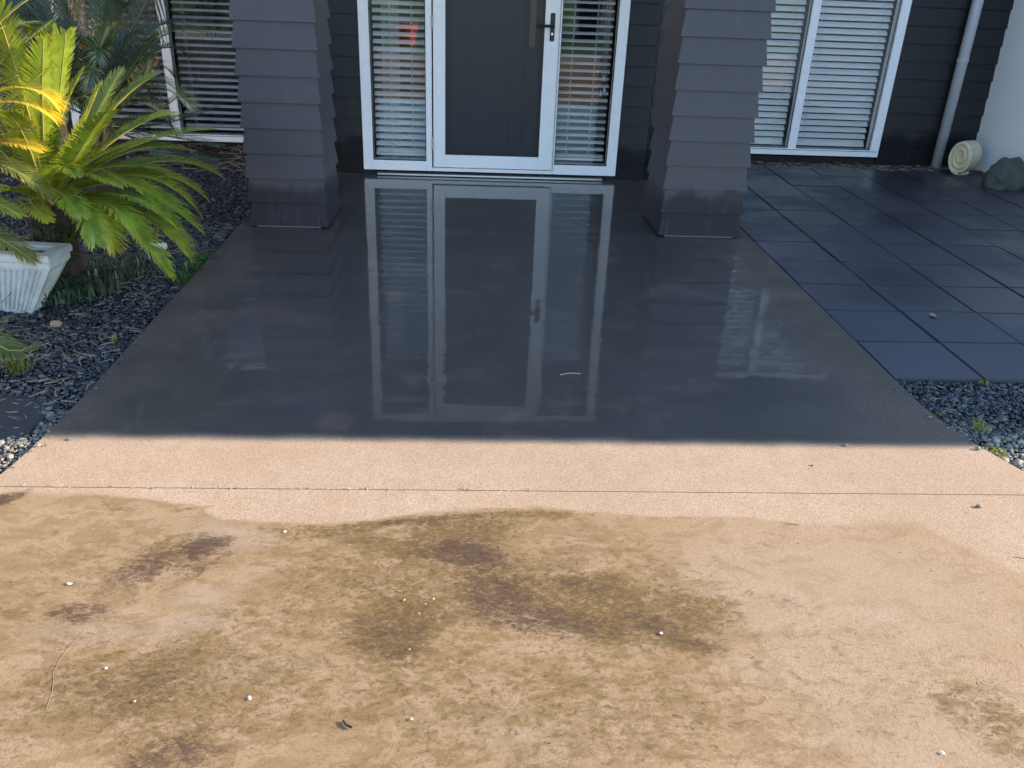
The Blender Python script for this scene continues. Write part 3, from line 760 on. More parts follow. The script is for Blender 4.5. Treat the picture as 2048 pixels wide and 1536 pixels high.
# ------------------------------------------------------------------ litter and mulch
def sticks(name, n, area, z, lr, rr, mat, seed, label, cat, flat=.25, keep=None):
    rnd = random.Random(seed); m = MB()
    for _ in range(n):
        x = rnd.uniform(area[0], area[1]); y = rnd.uniform(area[2], area[3])
        if keep and not keep(x, y): continue
        L = rnd.uniform(*lr); a = rnd.uniform(0, 6.28); e = rnd.uniform(-flat, flat) * .5
        d = Vector((math.cos(a), math.sin(a), e)); p = Vector((x, y, z + abs(e) * L * .5 + rnd.uniform(0, .008)))
        k = Vector((-math.sin(a), math.cos(a), 0)) * rnd.uniform(-.25, .25) * L
        r = rnd.uniform(*rr)
        m.tube([p - d * L / 2, p + k * .5, p + d * L / 2], [r, r, r * .5], 4)
    o = m.build(name, mat); return stuff(o, label, cat)
inl = lambda x, y: x < -1.43 and not (-2.35 < x < -1.83 and 3.68 < y < 4.3)
sticks('leaf_litter', 900, (-2.6, -1.43, 2.6, 5.2), -.014, (.012, .075), (.0006, .0016), M['litter'], 5, 'dry cycad leaflets scattered over the dark gravel', 'leaf litter', keep=inl)
sticks('leaf_litter', 150, (-2.3, -1.5, 3.9, 4.9), -.012, (.04, .13), (.0007, .0015), M['litter'], 15, 'tangle of dry stems on the gravel beside the planter', 'leaf litter', keep=inl)
sticks('leaf_litter', 34, (1.80, 2.5, 2.4, 3.05), -.012, (.015, .045), (.0006, .0013), M['strawm'], 6, 'dry straw bits on the gravel in front of the paving', 'leaf litter')
sticks('bark_mulch', 900, (1.9, 4.5, 7.33, 7.60), -.025, (.03, .12), (.002, .007), M['bark'], 7, 'dark bark mulch strip under the window beside the paving', 'mulch', .5)
sticks('bark_mulch', 260, (1.9, 4.45, 7.30, 7.56), -.015, (.03, .14), (.0015, .004), M['litter'], 8, 'pale dry bark shreds under the window beside the paving', 'mulch', .4)
sticks('bark_mulch', 700, (-3.4, -1.5, 6.75, 7.60), -.025, (.03, .12), (.002, .007), M['bark'], 9, 'dark bark mulch under the window behind the cycads', 'mulch', .5)
sticks('bark_mulch', 260, (-3.2, -1.5, 6.6, 7.56), -.012, (.05, .22), (.0015, .004), M['litter'], 10, 'long dry straw lying under the window behind the cycads', 'mulch', .3)
sticks('bark_mulch', 240, (4.42, 4.54, 5.2, 7.4), -.012, (.03, .09), (.002, .006), M['bark'], 12, 'bark mulch strip along the foot of the pale wall', 'mulch', .5)

# ------------------------------------------------------------------ cycads
def frond(parent, base, mid, tip, leaf, rach, width=.085, pairs=46, droop=0., lw=.0052, start=.14, vee=.55, seed=0, up_hint=None):
    rnd = random.Random(seed)
    b, mm, t = Vector(base), Vector(mid), Vector(tip)
    c = mm * 2 - (b + t) * .5
    P = lambda s: b * (1 - s) ** 2 + c * 2 * s * (1 - s) + t * s * s
    D = lambda s: ((c - b) * 2 * (1 - s) + (t - c) * 2 * s).normalized()
    L = sum((P((i + 1) / 10) - P(i / 10)).length for i in range(10))
    m = MB(); pts = [P(i / 9) for i in range(10)]
    m.tube(pts, [.0065 - .0052 * i / 9 for i in range(10)], 5)
    r = m.build('frond', rach, parent, smooth=True)
    lm = MB(); U = []
    vert = Vector((0, 0, 1))
    for i in range(pairs):
        s = start + (1 - start) * (i + .3) / pairs
        p = P(s); d = D(s)
        upv = up_hint if up_hint else vert
        side = d.cross(upv)
        if side.length < .25: side = d.cross(Vector((-.35, -1, .25)))
        side.normalize(); nrm = side.cross(d).normalized()
        prof = min(1, .45 + 1.7 * (s - start) / .45) if s < start + .3 else 1
        prof *= (1 - max(0, (s - .80) / .20) ** 1.6 * .72)
        ln = width * prof
        ang = R(62 - 40 * max(0, (s - .3) / .7) ** 1.3)
        for sg in (-1, 1):
            a = ang + rnd.uniform(-.09, .09); l = ln * rnd.uniform(.84, 1.08)
            q = (d * math.cos(a) + (side * sg * math.cos(vee) + nrm * math.sin(vee)) * math.sin(a)).normalized()
            curl = nrm * (-.12 * l) + vert * (-.10 * l + droop * l)
            wv = q.cross(nrm).normalized() * lw * .5
            p1 = p + q * l * .55 + curl * .25; p2 = p + q * l + curl
            fold = nrm * lw * .18
            o = len(lm.v)
            lm.v += [tuple(x) for x in (p - wv * .8, p + wv * .8, p1 + wv, p1 - wv, p2 - wv * .12, p2 + wv * .12)]
            lm.f += [(o, o+1, o+2, o+3), (o+3, o+2, o+5, o+4)]
            U += [0, 0, .55, .55, 1, 1]
    me = lm.mesh('leaflets', leaf)
    at = me.attributes.new('u', 'FLOAT', 'POINT'); at.data.foreach_set('value', np.array(U, dtype=np.float32))
    # tips of the frond yellow first
    lo = place('leaflets', me, r)
    return r
FRONT = [((-1.861, 3.75, 0.902), (-1.851, 3.6, 1.39)), ((-1.826, 3.8, 0.835), (-1.712, 3.7, 1.147)), ((-1.865, 3.95, 0.811), (-1.783, 3.95, 1.172)), ((-1.791, 3.9, 0.884), (-1.688, 3.85, 1.156)), ((-1.677, 4.0, 0.766), (-1.452, 4.15, 0.974)), ((-1.564, 3.95, 0.668), (-1.207, 4.1, 0.746)), ((-1.517, 4.1, 0.583), (-1.227, 4.2, 0.505)), ((-1.499, 3.85, 0.579), (-1.255, 3.9, 0.396)), ((-1.509, 3.75, 0.558), (-1.206, 3.75, 0.359)), ((-1.464, 3.7, 0.461), (-1.245, 3.65, 0.283)), ((-1.546, 3.6, 0.507), (-1.278, 3.5, 0.237)), ((-1.607, 3.55, 0.518), (-1.475, 3.45, 0.375)), ((-1.7, 3.55, 0.66), (-1.532, 3.35, 0.689)), ((-1.674, 3.75, 0.703), (-1.471, 3.6, 0.886)), ((-1.801, 3.5, 0.547), (-1.648, 3.3, 0.522)), ((-1.795, 4.1, 0.701), (-1.665, 4.3, 0.969)), ((-1.979, 3.7, 0.535), (-2.09, 3.5, 0.498)), ((-2.061, 3.9, 0.597), (-2.306, 3.9, 0.656)), ((-2.098, 4.0, 0.643), (-2.253, 4.1, 0.95))]
FRONT2 = [((-1.642, 4.05, 0.692), (-1.419, 4.25, 0.791)), ((-1.59, 3.95, 0.645), (-1.325, 4.05, 0.656)), ((-1.57, 3.75, 0.578), (-1.373, 3.7, 0.497)), ((-1.497, 3.65, 0.539), (-1.275, 3.6, 0.438)), ((-1.563, 3.6, 0.528), (-1.374, 3.5, 0.389)), ((-1.624, 3.5, 0.531), (-1.503, 3.35, 0.43)), ((-1.513, 3.95, 0.568), (-1.25, 4.0, 0.448)), ((-1.687, 3.8, 0.629), (-1.413, 3.8, 0.744)), ((-1.759, 3.9, 0.694), (-1.626, 3.95, 0.945)), ((-1.919, 3.9, 0.754), (-1.855, 3.85, 1.049)), ((-1.889, 4.0, 0.694), (-1.753, 4.1, 0.987)), ((-1.69, 3.65, 0.618), (-1.429, 3.5, 0.618)), ((-1.717, 3.55, 0.578), (-1.543, 3.35, 0.531)), ((-1.909, 3.8, 0.687), (-1.909, 3.7, 0.848)), ((-1.67, 3.85, 0.597), (-1.381, 3.9, 0.594))]
LEFT = [((-1.839, 3.45, 0.962), (-1.571, 3.4, 0.937)), ((-1.841, 3.4, 0.923), (-1.57, 3.35, 0.897)), ((-1.972, 3.35, 0.5), (-1.713, 3.25, 0.374)), ((-1.92, 3.1, 0.178), (-1.652, 3.0, 0.122)), ((-1.906, 3.4, 0.725), (-1.645, 3.35, 0.598)), ((-1.978, 3.5, 0.8), (-1.692, 3.4, 0.845)), ((-2.01, 3.7, 1.096), (-1.879, 3.8, 1.111)), ((-2.038, 3.6, 1.228), (-1.869, 3.6, 1.234))]
LEFT2 = [((-2.008, 3.55, 1.018), (-1.799, 3.6, 1.201)), ((-1.984, 3.6, 1.069), (-1.713, 3.7, 1.306)), ((-2.02, 3.65, 0.949), (-1.709, 3.8, 1.211)), ((-1.993, 3.5, 0.895), (-1.745, 3.5, 1.032)), ((-1.98, 3.6, 0.842), (-1.685, 3.6, 1.041)), ((-1.994, 3.5, 1.183), (-1.764, 3.5, 1.393)), ((-1.959, 3.45, 0.772), (-1.645, 3.35, 0.781)), ((-2.044, 3.4, 0.625), (-1.722, 3.25, 0.553)), ((-1.978, 3.75, 1.093), (-1.855, 3.9, 1.163))]
BACK = [((-2.281, 5.0, 0.902), (-2.375, 5.0, 1.15)), ((-2.198, 5.1, 0.999), (-2.241, 5.1, 1.322)), ((-2.107, 5.2, 0.968), (-1.967, 5.2, 1.306)), ((-1.988, 4.8, 0.907), (-1.848, 4.7, 1.124)), ((-2.007, 5.1, 0.849), (-1.817, 5.2, 1.236)), ((-1.91, 4.9, 0.822), (-1.657, 4.8, 1.084)), ((-1.908, 5.0, 0.731), (-1.728, 4.9, 0.976)), ((-1.882, 5.2, 0.62), (-1.596, 5.3, 0.84)), ((-1.862, 5.2, 0.564), (-1.531, 5.3, 0.659)), ((-1.806, 5.1, 0.526), (-1.469, 5.1, 0.479)), ((-1.807, 5.0, 0.488), (-1.466, 5.0, 0.399)), ((-2.163, 4.8, 0.801), (-2.26, 4.7, 0.981)), ((-1.757, 4.7, 0.675), (-1.461, 4.6, 0.725)), ((-1.809, 4.6, 0.613), (-1.548, 4.4, 0.557))]
PALM = [((-2.48, 6.2, 1.914), (-2.479, 6.3, 0.8)), ((-2.401, 6.3, 1.899), (-2.376, 6.4, 0.827)), ((-2.286, 6.4, 1.884), (-2.271, 6.5, 0.721)), ((-2.189, 6.5, 1.924), (-2.197, 6.6, 0.849)), ((-2.53, 6.1, 1.903), (-2.556, 6.2, 0.995))]

def trunk(parent, x, y, z0, z1, r, seed):
    m = MB(); rnd = random.Random(seed); n = 14; rings = 9; vs = []
    for j in range(rings + 1):
        z = z0 + (z1 - z0) * j / rings
        rr = r * (1.0 if j < rings - 1 else .75)
        for k in range(n):
            a = 6.283 * (k + .5 * (j % 2)) / n; q = rr * rnd.uniform(.85, 1.18)
            vs.append((x + q * math.cos(a), y + q * math.sin(a), z + rnd.uniform(-.01, .01)))
    fs = [(j*n+k, j*n+(k+1) % n, (j+1)*n+(k+1) % n, (j+1)*n+k) for j in range(rings) for k in range(n)]
    fs.append(tuple(range(rings * n, (rings + 1) * n)))
    m.add(vs, fs); return m.build('trunk', M['stem'], parent)

cy1 = tag(empty('cycad', (-1.97, 3.92, .2)), 'yellow green cycad rising behind the fluted white planter', 'cycad')
trunk(cy1, -1.97, 3.99, -.05, .46, .09, 1)
CB = Vector((-1.955, 3.93, .42))
for i, (a, b) in enumerate(FRONT + FRONT2):
    dx = (Vector(b) - CB).normalized()
    base = CB + Vector((dx.x * .05, dx.y * .05, 0))
    wd = .118 if i not in (12, 14) else .085
    frond(cy1, base, a, b, M['leaf_front'], M['rachis'], wd * (1 if i < 19 else .92), 84, seed=i, lw=.0072, vee=.44, start=.16)
rnd = random.Random(4)
for i in range(9):    # fronds on the far side, hidden from the path
    a = R(95 + i * 17); l = rnd.uniform(.45, .6); h = rnd.uniform(.1, .5)
    e = CB + Vector((math.cos(a) * l, math.sin(a) * l, h)); mm = CB + Vector((math.cos(a) * l * .5, math.sin(a) * l * .5, h * .7 + .12))
    frond(cy1, CB, mm, e, M['leaf_mid'], M['rachis'], .10, 50, seed=60 + i, lw=.007)

cy2 = tag(empty('cycad', (-2.42, 3.55, 0)), 'cycad at left edge of the bed with yellowed and browned fronds', 'cycad')
CL = Vector((-2.40, 3.58, .62))
trunk(cy2, -2.40, 3.58, -.05, .66, .09, 2)
for i, (a, b) in enumerate(LEFT + LEFT2):
    lf = M['leaf_dead'] if i in (0, 1, 14) else M['leaf_front'] if i > 7 else (M['leaf_front'] if i > 5 else M['leaf_mid'])
    frond(cy2, CL, a, b, lf, M['rachis'], .105, 76, seed=90 + i, lw=.0062, vee=.35)
for i in range(9):
    a = R(60 + i * 30); l = rnd.uniform(.4, .6); h = rnd.uniform(.1, .5)
    e = CL + Vector((math.cos(a) * l, math.sin(a) * l, h)); mm = CL + Vector((math.cos(a) * l * .5, math.sin(a) * l * .5, h * .7 + .12))
    frond(cy2, CL, mm, e, M['leaf_mid'], M['rachis'], .085, 34, seed=120 + i, lw=.006)

cy3 = tag(empty('cycad', (-2.12, 5.0, 0)), 'shaded blue green cycad in front of the blinds', 'cycad')
CK = Vector((-2.11, 5.0, .60)); trunk(cy3, -2.11, 5.0, -.05, .64, .11, 3)
for i, (a, b) in enumerate(BACK):
    frond(cy3, CK, a, b, M['leaf_back_tip'] if i in (3, 5, 6) else M['leaf_back'], M['rachis_dark'], .135, 58, seed=150 + i, lw=.0062, vee=.45)
for i in range(9):
    e = Vector((-2.55 - .07 * i, 4.7 + .11 * (i * 4 % 7), .85 + .075 * (i * 5 % 9))); mm = (CK + e) * .5 + Vector((0, 0, .16))
    frond(cy3, CK, mm, e, M['leaf_back'], M['rachis_dark'], .13, 50, seed=300 + i, lw=.0062)
for i in range(52):
    a = R(i * 37 + 5); l = rnd.uniform(.4, .8); h = rnd.uniform(-.05, .85)
    e = CK + Vector((math.cos(a) * l - .1, math.sin(a) * l, h)); mm = CK + Vector((math.cos(a) * l * .5, math.sin(a) * l * .5, h * .65 + .14))
    frond(cy3, CK, mm, e, M['leaf_back'], M['rachis_dark'], .13, 50, seed=190 + i, lw=.0062)

pt = tag(empty('palm', (-2.95, 6.3, 0)), 'dark palm with drooping strands hanging in front of the window', 'palm')
trunk(pt, -2.95, 6.3, -.05, 2.0, .06, 5)
PK = Vector((-2.95, 6.3, 2.0))
for i in range(12):
    a = R(i * 30 + 10); l = rnd.uniform(.5, .8)
    e = PK + Vector((math.cos(a) * l, math.sin(a) * l, -.7 - rnd.random() * .4)); mm = PK + Vector((math.cos(a) * l * .75, math.sin(a) * l * .75, .12))
    frond(pt, PK, mm, e, M['leaf_palm'], M['rachis_dark'], .34, 34, seed=240 + i, lw=.010, droop=-.8)
for i, (a, b) in enumerate([PALM[0], PALM[4], PALM[1]]):
    frond(pt, PK, Vector(a) + Vector((-.1, 0, 0)), Vector(b) + Vector((-.08, 0, 0)), M['leaf_palm'], M['rachis_dark'], .22, 26, seed=260 + i, lw=.010, droop=-.8)

# ------------------------------------------------------------------ planter
def planter():
    cx, cy_ = -2.225, 3.735; zb, zt, zr = -.03, .272, .205
    p = tag(empty('planter', (cx, cy_, zb)), 'weathered white fluted planter box on the gravel', 'planter')
    # half sizes (x, y) at the foot and under the rim
    hb, ht = (.235, .045), (.390, .085)
    def ring(hx, hy, z, depth, pitch=.029):
        out = []
        for side in range(4):
            h = (hx, hy)[side % 2]; n = int(round(2 * ((ht[0], ht[1])[side % 2]) / pitch))
            for k in range(n * 6):
                u = k / (n * 6) * 2 - 1; c = abs(math.sin(math.pi * (k % 6 + .0) / 6))
                d = 0 if (k < 6 or k >= n * 6 - 6) else depth * (1 - c) * -1
                r = (hy, hx)[side % 2] + d
                q = [(u * hx, -r), (r, u * hy), (-u * hx, r), (-r, -u * hy)][side]
                out.append((cx + q[0], cy_ + q[1], z))
        return out
    def lerp(t): return (hb[0] + (ht[0] - hb[0]) * t, hb[1] + (ht[1] - hb[1]) * t)
    lv = [(*lerp(0), zb, 0), (*lerp(.07), zb + .016, 0), (*lerp(.10), zb + .022, .011), (*lerp(.90), zr - .020, .011), (*lerp(.95), zr - .010, .002), (*lerp(1), zr, 0)]
    m = MB(); rg = [ring(*l) for l in lv]; n = len(rg[0]); vs = []
    for r in rg: vs += r
    fs = [(j*n+k, j*n+(k+1) % n, (j+1)*n+(k+1) % n, (j+1)*n+k) for j in range(len(rg) - 1) for k in range(n)]
    fs.append(tuple(range(n - 1, -1, -1)))
    m.add(vs, fs); m.build('body', M['pot'], p)
    m = MB()
    def rim(g0, g1, z0, z1):
        a = [(-1, -1), (1, -1), (1, 1), (-1, 1)]
        o = [(cx + x * (ht[0] + g1), cy_ + y * (ht[1] + g1), z) for z in (z0, z1) for x, y in a] + [(cx + x * (ht[0] + g0), cy_ + y * (ht[1] + g0), z) for z in (z0, z1) for x, y in a]
        f = []
        for k in range(4):
            k2 = (k + 1) % 4
            f += [(k, k2, 4 + k2, 4 + k), (8 + k2, 8 + k, 12 + k, 12 + k2), (4 + k, 4 + k2, 12 + k2, 12 + k), (k2, k, 8 + k, 8 + k2)]
        m.add(o, f)
    rim(-.04, .006, zr + .001, .238); rim(-.04, .016, .2385, zt)
    m.build('rim', M['pot'], p, bevel=.004)
    one_box('potting_soil', (cx - ht[0] + .041, cy_ - ht[1] + .041, .20), (cx + ht[0] - .041, cy_ + ht[1] - .041, .248), M['soil'], p)
    for c_ in p.children:
        c_.matrix_basis = Matrix.Rotation(-.08, 4, 'Z') @ c_.matrix_basis
planter()

def blades(name, cx, cy_, z, n, rad, ln, w, mat, seed, label, cat='weed', spread=.8, st=False, yel=0):
    rnd = random.Random(seed); m = MB(); U = []
    for i in range(n):
        a = rnd.uniform(0, 6.28); r = rad * math.sqrt(rnd.random()); p = Vector((cx + r * math.cos(a), cy_ + r * math.sin(a) * 1.0, z))
        b = rnd.uniform(0, 6.28); l = ln * rnd.uniform(.5, 1.15); lean = rnd.uniform(.2, spread)
        h = Vector((math.cos(b), math.sin(b), 0)); s = Vector((-h.y, h.x, 0)) * w * .5 * rnd.uniform(.7, 1.2)
        p1 = p + h * l * .35 * lean + Vector((0, 0, l * .5)); p2 = p + h * l * lean + Vector((0, 0, l * (.75 - .45 * lean)))
        o = len(m.v); m.v += [tuple(x) for x in (p - s, p + s, p1 + s, p1 - s, p2)]; m.f += [(o, o+1, o+2, o+3), (o+3, o+2, o+4)]; U += [0, 0, .5, .5, 1]
    me = m.mesh(name, mat); at = me.attributes.new('u', 'FLOAT', 'POINT'); at.data.foreach_set('value', np.array(U, dtype=np.float32))
    o = place(name, me)
    if st: return stuff(o, label, cat)
    return tag(o, label, cat)
blades('weeds', -2.12, 3.735, .24, 160, .05, .09, .010, M['leaf_back'], 1, 'dark weeds covering the soil in the white planter', spread=1.1, st=True)
blades('weeds', -1.95, 4.0, -.02, 500, .24, .17, .009, M['leaf_back'], 21, 'dark weeds crowding the cycad trunk behind the planter', spread=.7, st=True)
blades('weeds', -1.95, 3.87, -.02, 220, .13, .20, .008, M['leaf_back'], 22, 'dark weeds growing between planter and cycad trunk', spread=1.2, st=True)
for k_, (dx_, dy_, z_) in enumerate([(-.02, -.09, .05), (.05, -.07, .14), (-.07, -.08, .20), (.02, -.10, .27), (.09, -.03, .24), (-.05, -.10, .12)]):
    blades('weeds', -1.97 + dx_, 3.99 + dy_, z_, 60, .05, .12, .007, M['leaf_back'] if k_ % 2 else M['leaf_mid'], 70 + k_, 'dark weeds and old leaf bases clinging to the cycad trunk', spread=1.4, st=True)
blades('weeds', -1.72, 4.28, -.02, 130, .16, .14, .007, M['leaf_back'], 2, 'dark leafy weeds behind the white planter', spread=1.0, st=True)
blades('grass_tuft', -1.452, 4.12, -.02, 60, .035, .10, .006, M['weed'], 3, 'green grass tuft nearest the driveway along the slab edge', 'grass tuft')
blades('grass_tuft', -1.450, 4.27, -.02, 60, .040, .11, .006, M['weed'], 4, 'green grass tuft in the middle of the clump along the slab edge', 'grass tuft')
blades('grass_tuft', -1.455, 4.45, -.02, 50, .035, .11, .006, M['weed'], 6, 'green grass tuft nearest the house along the slab edge', 'grass tuft')
blades('grass_tuft', -1.70, 4.20, -.02, 30, .03, .07, .005, M['weed'], 8, 'small green weed in the gravel by the cycad tips', 'grass tuft')
blades('grass_tuft', -1.50, 3.36, -.02, 14, .02, .06, .004, M['weedy'], 9, 'thin pale weed in the gravel beside the slab edge', 'grass tuft')
blades('grass_tuft', 1.92, 2.69, -.02, 46, .04, .055, .004, M['weedy'], 10, 'yellow green weed in the gravel in front of the paving', 'grass tuft')
blades('grass_tuft', 1.875, 2.50, -.015, 70, .035, .03, .008, M['weedy'], 12, 'low yellow moss clump where slab edge meets the sun', 'moss', 1.2)
blades('grass_tuft', 2.14, 3.065, -.02, 16, .02, .04, .004, M['weedy'], 13, 'tiny weed at the front edge of the paving', 'grass tuft', 1.)
blades('grass_tuft', 1.815, 2.79, -.02, 14, .015, .03, .004, M['weedy'], 14, 'tiny yellow weed against the slab edge in right gravel', 'grass tuft', 1.)
blades('cycad_seedling', -1.75, 3.05, -.02, 40, .04, .14, .006, M['leaf_mid'], 15, 'leafy tuft in front of the planter at left edge', 'plant', 1.2)

# ------------------------------------------------------------------ coil ornament and boulder by the wall
def coil():
    o_ = tag(empty('spiral_ornament', (4.27, 7.22, -.01)), 'cream cast stone spiral roll standing beside the downpipe', 'ornament')
    # a band rolled up: spiral sheet extruded along its axis, axis pointing to the camera and a little left
    ax = Vector((-.86, -.5, 0)).normalized(); sx = Vector((-ax.y, ax.x, 0)); c = Vector((4.265, 7.24, .15)); dep = .15
    N = 150; turns = 2.6; th = .040; m = MB(); vs = []
    for i in range(N + 1):
        t = i / N; a = -turns * 2 * math.pi * (1 - t) - 1.3; ro = .028 + .126 * t ; ri = max(.004, ro - th * (.72 if t < .95 else .72))
        bul = .006
        ring = [(ri, -.5), (ri + .006, -.56), (ro - .010, -.58), (ro, -.5), (ro + bul, 0), (ro, .5), (ri, .5)]
        for r, d in ring:
            q = c + sx * math.cos(a) * r * .74 + Vector((0, 0, 1)) * math.sin(a) * r + ax * (-d * dep)
            vs.append(tuple(q))
    K = 7
    fs = [(i*K+k, i*K+(k+1) % K, (i+1)*K+(k+1) % K, (i+1)*K+k) for i in range(N) for k in range(K)]
    fs += [tuple(range(K)), tuple(range(N*K + K - 1, N*K - 1, -1))]
    m.add(vs, fs); m.build('rolled_band', M['cream'], o_, smooth=True)
    m = MB(); n = 40; vs = []
    for d in (.44, -.5):
        for k in range(n):
            a = 6.283 * k / n; vs.append(tuple(c + sx * math.cos(a) * .132 * .74 + Vector((0, 0, math.sin(a) * .132)) + ax * (d * dep)))
    m.add(vs, [(k, (k+1) % n, n+(k+1) % n, n+k) for k in range(n)] + [tuple(range(n-1, -1, -1)), tuple(range(n, 2*n))])
    m.build('core', M['cream'], o_, smooth=False)
coil()
def rock(name, c, sc, mat, seed, label, cat, sub=4, rough=.28, group=None):
    bm = bmesh.new(); bmesh.ops.create_icosphere(bm, subdivisions=sub, radius=1)
    for v in bm.verts:
        p = v.co.copy(); s = Vector((seed * 3.1, seed * 1.7, 0))
        k = 1 + rough * mnoise.noise(p * 1.1 + s) + rough * .45 * mnoise.noise(p * 2.7 + s) + rough * .18 * mnoise.noise(p * 7 + s)
        v.co = Vector((p.x * sc[0], p.y * sc[1], p.z * sc[2])) * k
        if v.co.z < -sc[2] * .62: v.co.z = -sc[2] * .62
    me = bpy.data.meshes.new(name); bm.to_mesh(me); bm.free(); me.materials.append(mat)
    if sub > 2: me.shade_smooth()
    o = place(name, me, None, (c[0], c[1], c[2] + sc[2] * .62))
    return tag(o, label, cat, group)
rock('boulder', (4.385, 6.76, -.035), (.155, .14, .15), M['boulder'], 2, 'dark green mossy boulder against the foot of the pale wall', 'boulder', rough=.42)
rock('stone', (4.50, 6.45, -.02), (.05, .06, .05), M['render'], 9, 'small pale stone beside the mossy boulder', 'stone', 3)

# ------------------------------------------------------------------ small things on the concrete
rock('pebble', (1.612, 2.146, -.001), (.009, .007, .007), M['stone'], 11, 'dark pebble in the sun just in front of the joint at right', 'pebble', 2)
rock('pebble', (1.332, 2.519, -.001), (.009, .007, .006), M['stone'], 12, 'dark pebble lying right on the shadow edge', 'pebble', 2)
rock('pebble', (1.165, 2.384, -.001), (.005, .004, .004), M['stone'], 13, 'small grey pebble between the shadow edge and the joint', 'pebble', 2)
rock('pebble', (-1.33, 2.50, -.001), (.008, .007, .006), M['stone'], 14, 'small pebble on the slab corner by the sunlit gravel', 'pebble', 2)
def chip(c, r, mat, seed, label, cat='leaf', asp=1.6):
    rnd = random.Random(seed); m = MB(); n = 9; a0 = rnd.uniform(0, 6.28)
    vs = [(0, 0, .004)]
    for k in range(n):
        a = 6.283 * k / n; q = r * rnd.uniform(.75, 1.15)
        x, y = q * asp * math.cos(a), q * math.sin(a)
        vs.append((x * math.cos(a0) - y * math.sin(a0), x * math.sin(a0) + y * math.cos(a0), .002 + .22 * abs(math.cos(a)) * r))
    m.add(vs, [(0, k + 1, (k + 1) % n + 1) for k in range(n)])
    o = place('fallen_leaf', m.mesh('fallen_leaf', mat), None, (c[0], c[1], .001)); s = o.modifiers.new('t', 'SOLIDIFY'); s.thickness = .0006; s.offset = 1
    return tag(o, label, cat)
chip((-.516, 1.994), .004, M['paleleaf'], 1, 'white flower petal just below the wash line', 'petal', 1.2)
chip((-.815, 1.472), .0035, M['paleleaf'], 2, 'round white petal on the stained concrete at left', 'petal', 1.)
chip((-.717, 1.374), .0032, M['yellowleaf'], 3, 'small yellow leaf near the white petal at left', 'leaf', 1.2)
chip((-.112, 1.322), .0038, M['yellowleaf'], 4, 'yellow green leaf scrap near the bottom of the picture', 'leaf', 1.1)
chip((.488, 1.584), .0038, M['paleleaf'], 5, 'white petal at the edge of the dark mossy stain', 'petal', 1.1)
chip((1.023, 1.223), .0036, M['paleleaf'], 6, 'white petal on clean concrete at lower right', 'petal', 1.3)
chip((-.471, 1.382), .0035, M['paleleaf'], 7, 'pale slender leaf on concrete left of centre', 'leaf', 2.2)
chip((2.293, 3.803), .018, M['deadleaf'], 8, 'brown dead leaf lying on a paver', 'leaf', 1.5)
chip((-1.02, 1.765), .004, M['paleleaf'], 9, 'pale leaf scrap on the tan concrete at far left', 'leaf', 2.0)
for i, (x, y) in enumerate([(-.17, 1.74), (-.155, 1.705), (-.10, 1.69), (-.115, 1.655), (-.08, 1.71), (-.13, 1.53)]):
    chip((x, y), .0017, M['yellowleaf'], 20 + i, 'tiny yellow leaf flake on the olive stain, ' + ('nearest the wash line', 'second from the wash line', 'beside a smaller flake on the right', 'below the pair of flakes', 'rightmost of them', 'nearest the camera')[i], 'leaf', 2.)['group'] = 'yellow flakes on the olive stain'
o = chip((-1.815, 3.52), .022, M['deadleaf'], 31, 'curled brown leaf on the gravel under the planter corner', 'leaf', 1.4); o.location.z = -.012; o.rotation_euler = (.5, .4, 0)
def twig(pts, r, mat, label, name='twig', cat='twig'):
    m = MB(); m.tube(pts, r, 5); return tag(m.build(name, mat, None), label, cat)
twig([(-.913, 1.602, .0008), (-.918, 1.575, .001), (-.928, 1.54, .0008), (-.931, 1.50, .001), (-.929, 1.46, .0008), (-.915, 1.43, .001), (-.905, 1.40, .0008), (-.897, 1.352, .0008)], .0005, M['litter'], 'long dry stem lying on the stained concrete at left')
twig([(-.258, 1.318, .004), (-.25, 1.305, .005), (-.236, 1.297, .006)], .0028, M['stem'], 'short dark twig near the bottom of the picture')
twig([(.372, 3.058, .003), (.41, 3.074, .004), (.456, 3.072, .003)], .0016, M['strawm'], 'single straw lying on the wet slab', 'straw', 'straw')
twig([(1.585, 1.895, .003), (1.62, 1.887, .003)], .0018, M['strawm'], 'short straw on the pale concrete at right edge', 'straw', 'straw')
twig([(.97, 2.052, .003), (1.0, 2.048, .003)], .0018, M['strawm'], 'thin straw on the wash line right of centre', 'straw', 'straw')
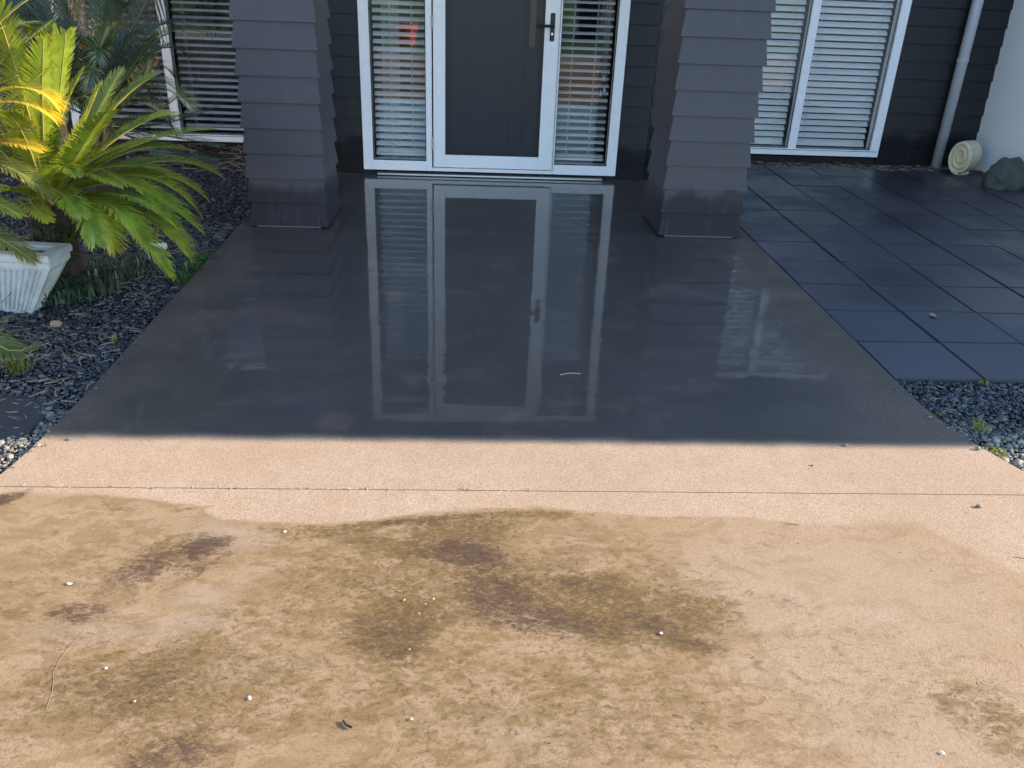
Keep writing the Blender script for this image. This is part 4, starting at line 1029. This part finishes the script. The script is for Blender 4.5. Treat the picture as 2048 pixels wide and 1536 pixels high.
m = MB(); m.tube([(-1.80, 4.66, .004), (-1.735, 4.645, .004), (-1.72, 4.642, .004), (-1.70, 4.638, .004)], [.012, .012, .018, .018], 12); tag(m.build('plastic_fitting', M['plastic_white'], None, smooth=False), 'white plastic pipe fitting lying on the gravel under the cycad tips', 'pipe fitting')
sticks('concrete_debris', 70, (-1.3, 1.7, 1.15, 2.4), .001, (.003, .008), (.0005, .0010), M['stem'], 41, 'tiny dark specks of debris strewn over the concrete', 'debris', .1)
sticks('joint_debris', 60, (-1.35, .2, 2.214, 2.224), -.003, (.006, .02), (.001, .002), M['strawm'], 42, 'dry crumbs caught in the concrete joint', 'debris', .2)

# ------------------------------------------------------------------ across the street, seen only in the glass
def wheelie_bin(x, y, z):
    b = tag(empty('wheelie_bin', (x, y, z)), 'black wheelie bin with yellow lid reflected in the sidelight', 'bin')
    m = MB(); m.add([(x-.2,y-.2,z+.06),(x+.2,y-.2,z+.06),(x+.2,y+.2,z+.06),(x-.2,y+.2,z+.06),(x-.28,y-.29,z+.98),(x+.28,y-.29,z+.98),(x+.28,y+.29,z+.98),(x-.28,y+.29,z+.98)],
                    [(0,3,2,1),(4,5,6,7),(0,1,5,4),(1,2,6,5),(2,3,7,6),(3,0,4,7)]); m.build('body', M['blackmetal'], b, bevel=.02)
    m = MB(); m.box((x-.3, y-.3, z+.985), (x+.3, y+.33, z+1.05)); m.build('lid', M['yellowbin'], b, bevel=.02)
    for s in (-1, 1):
        m = MB(); m.tube([(x + s * .2, y - .24, z + .1), (x + s * .25, y - .24, z + .1)], .1, 16); m.build('wheel', M['rubber'], b)
M['yellowbin'] = simple('bin_lid_yellow', (.75, .38, .02), .4, .05)
M['orange'] = simple('orange_plastic', (.80, .12, .03), .4, .08)
wheelie_bin(2.70, -8.2, -.1)
t_ = tag(empty('tub', (-1.35, -5.2, -.02)), 'orange tapered tub standing on the grass verge reflected in the sidelight', 'tub')
m = MB(); m.tube([(-1.35, -5.2, -.02), (-1.35, -5.2, .38)], [.17, .24], 24); m.build('body', M['orange'], t_, smooth=False)
m = MB(); m.tube([(-1.35, -5.2, .381), (-1.35, -5.2, .41)], [.26, .26], 24); m.build('rim', M['orange'], t_)
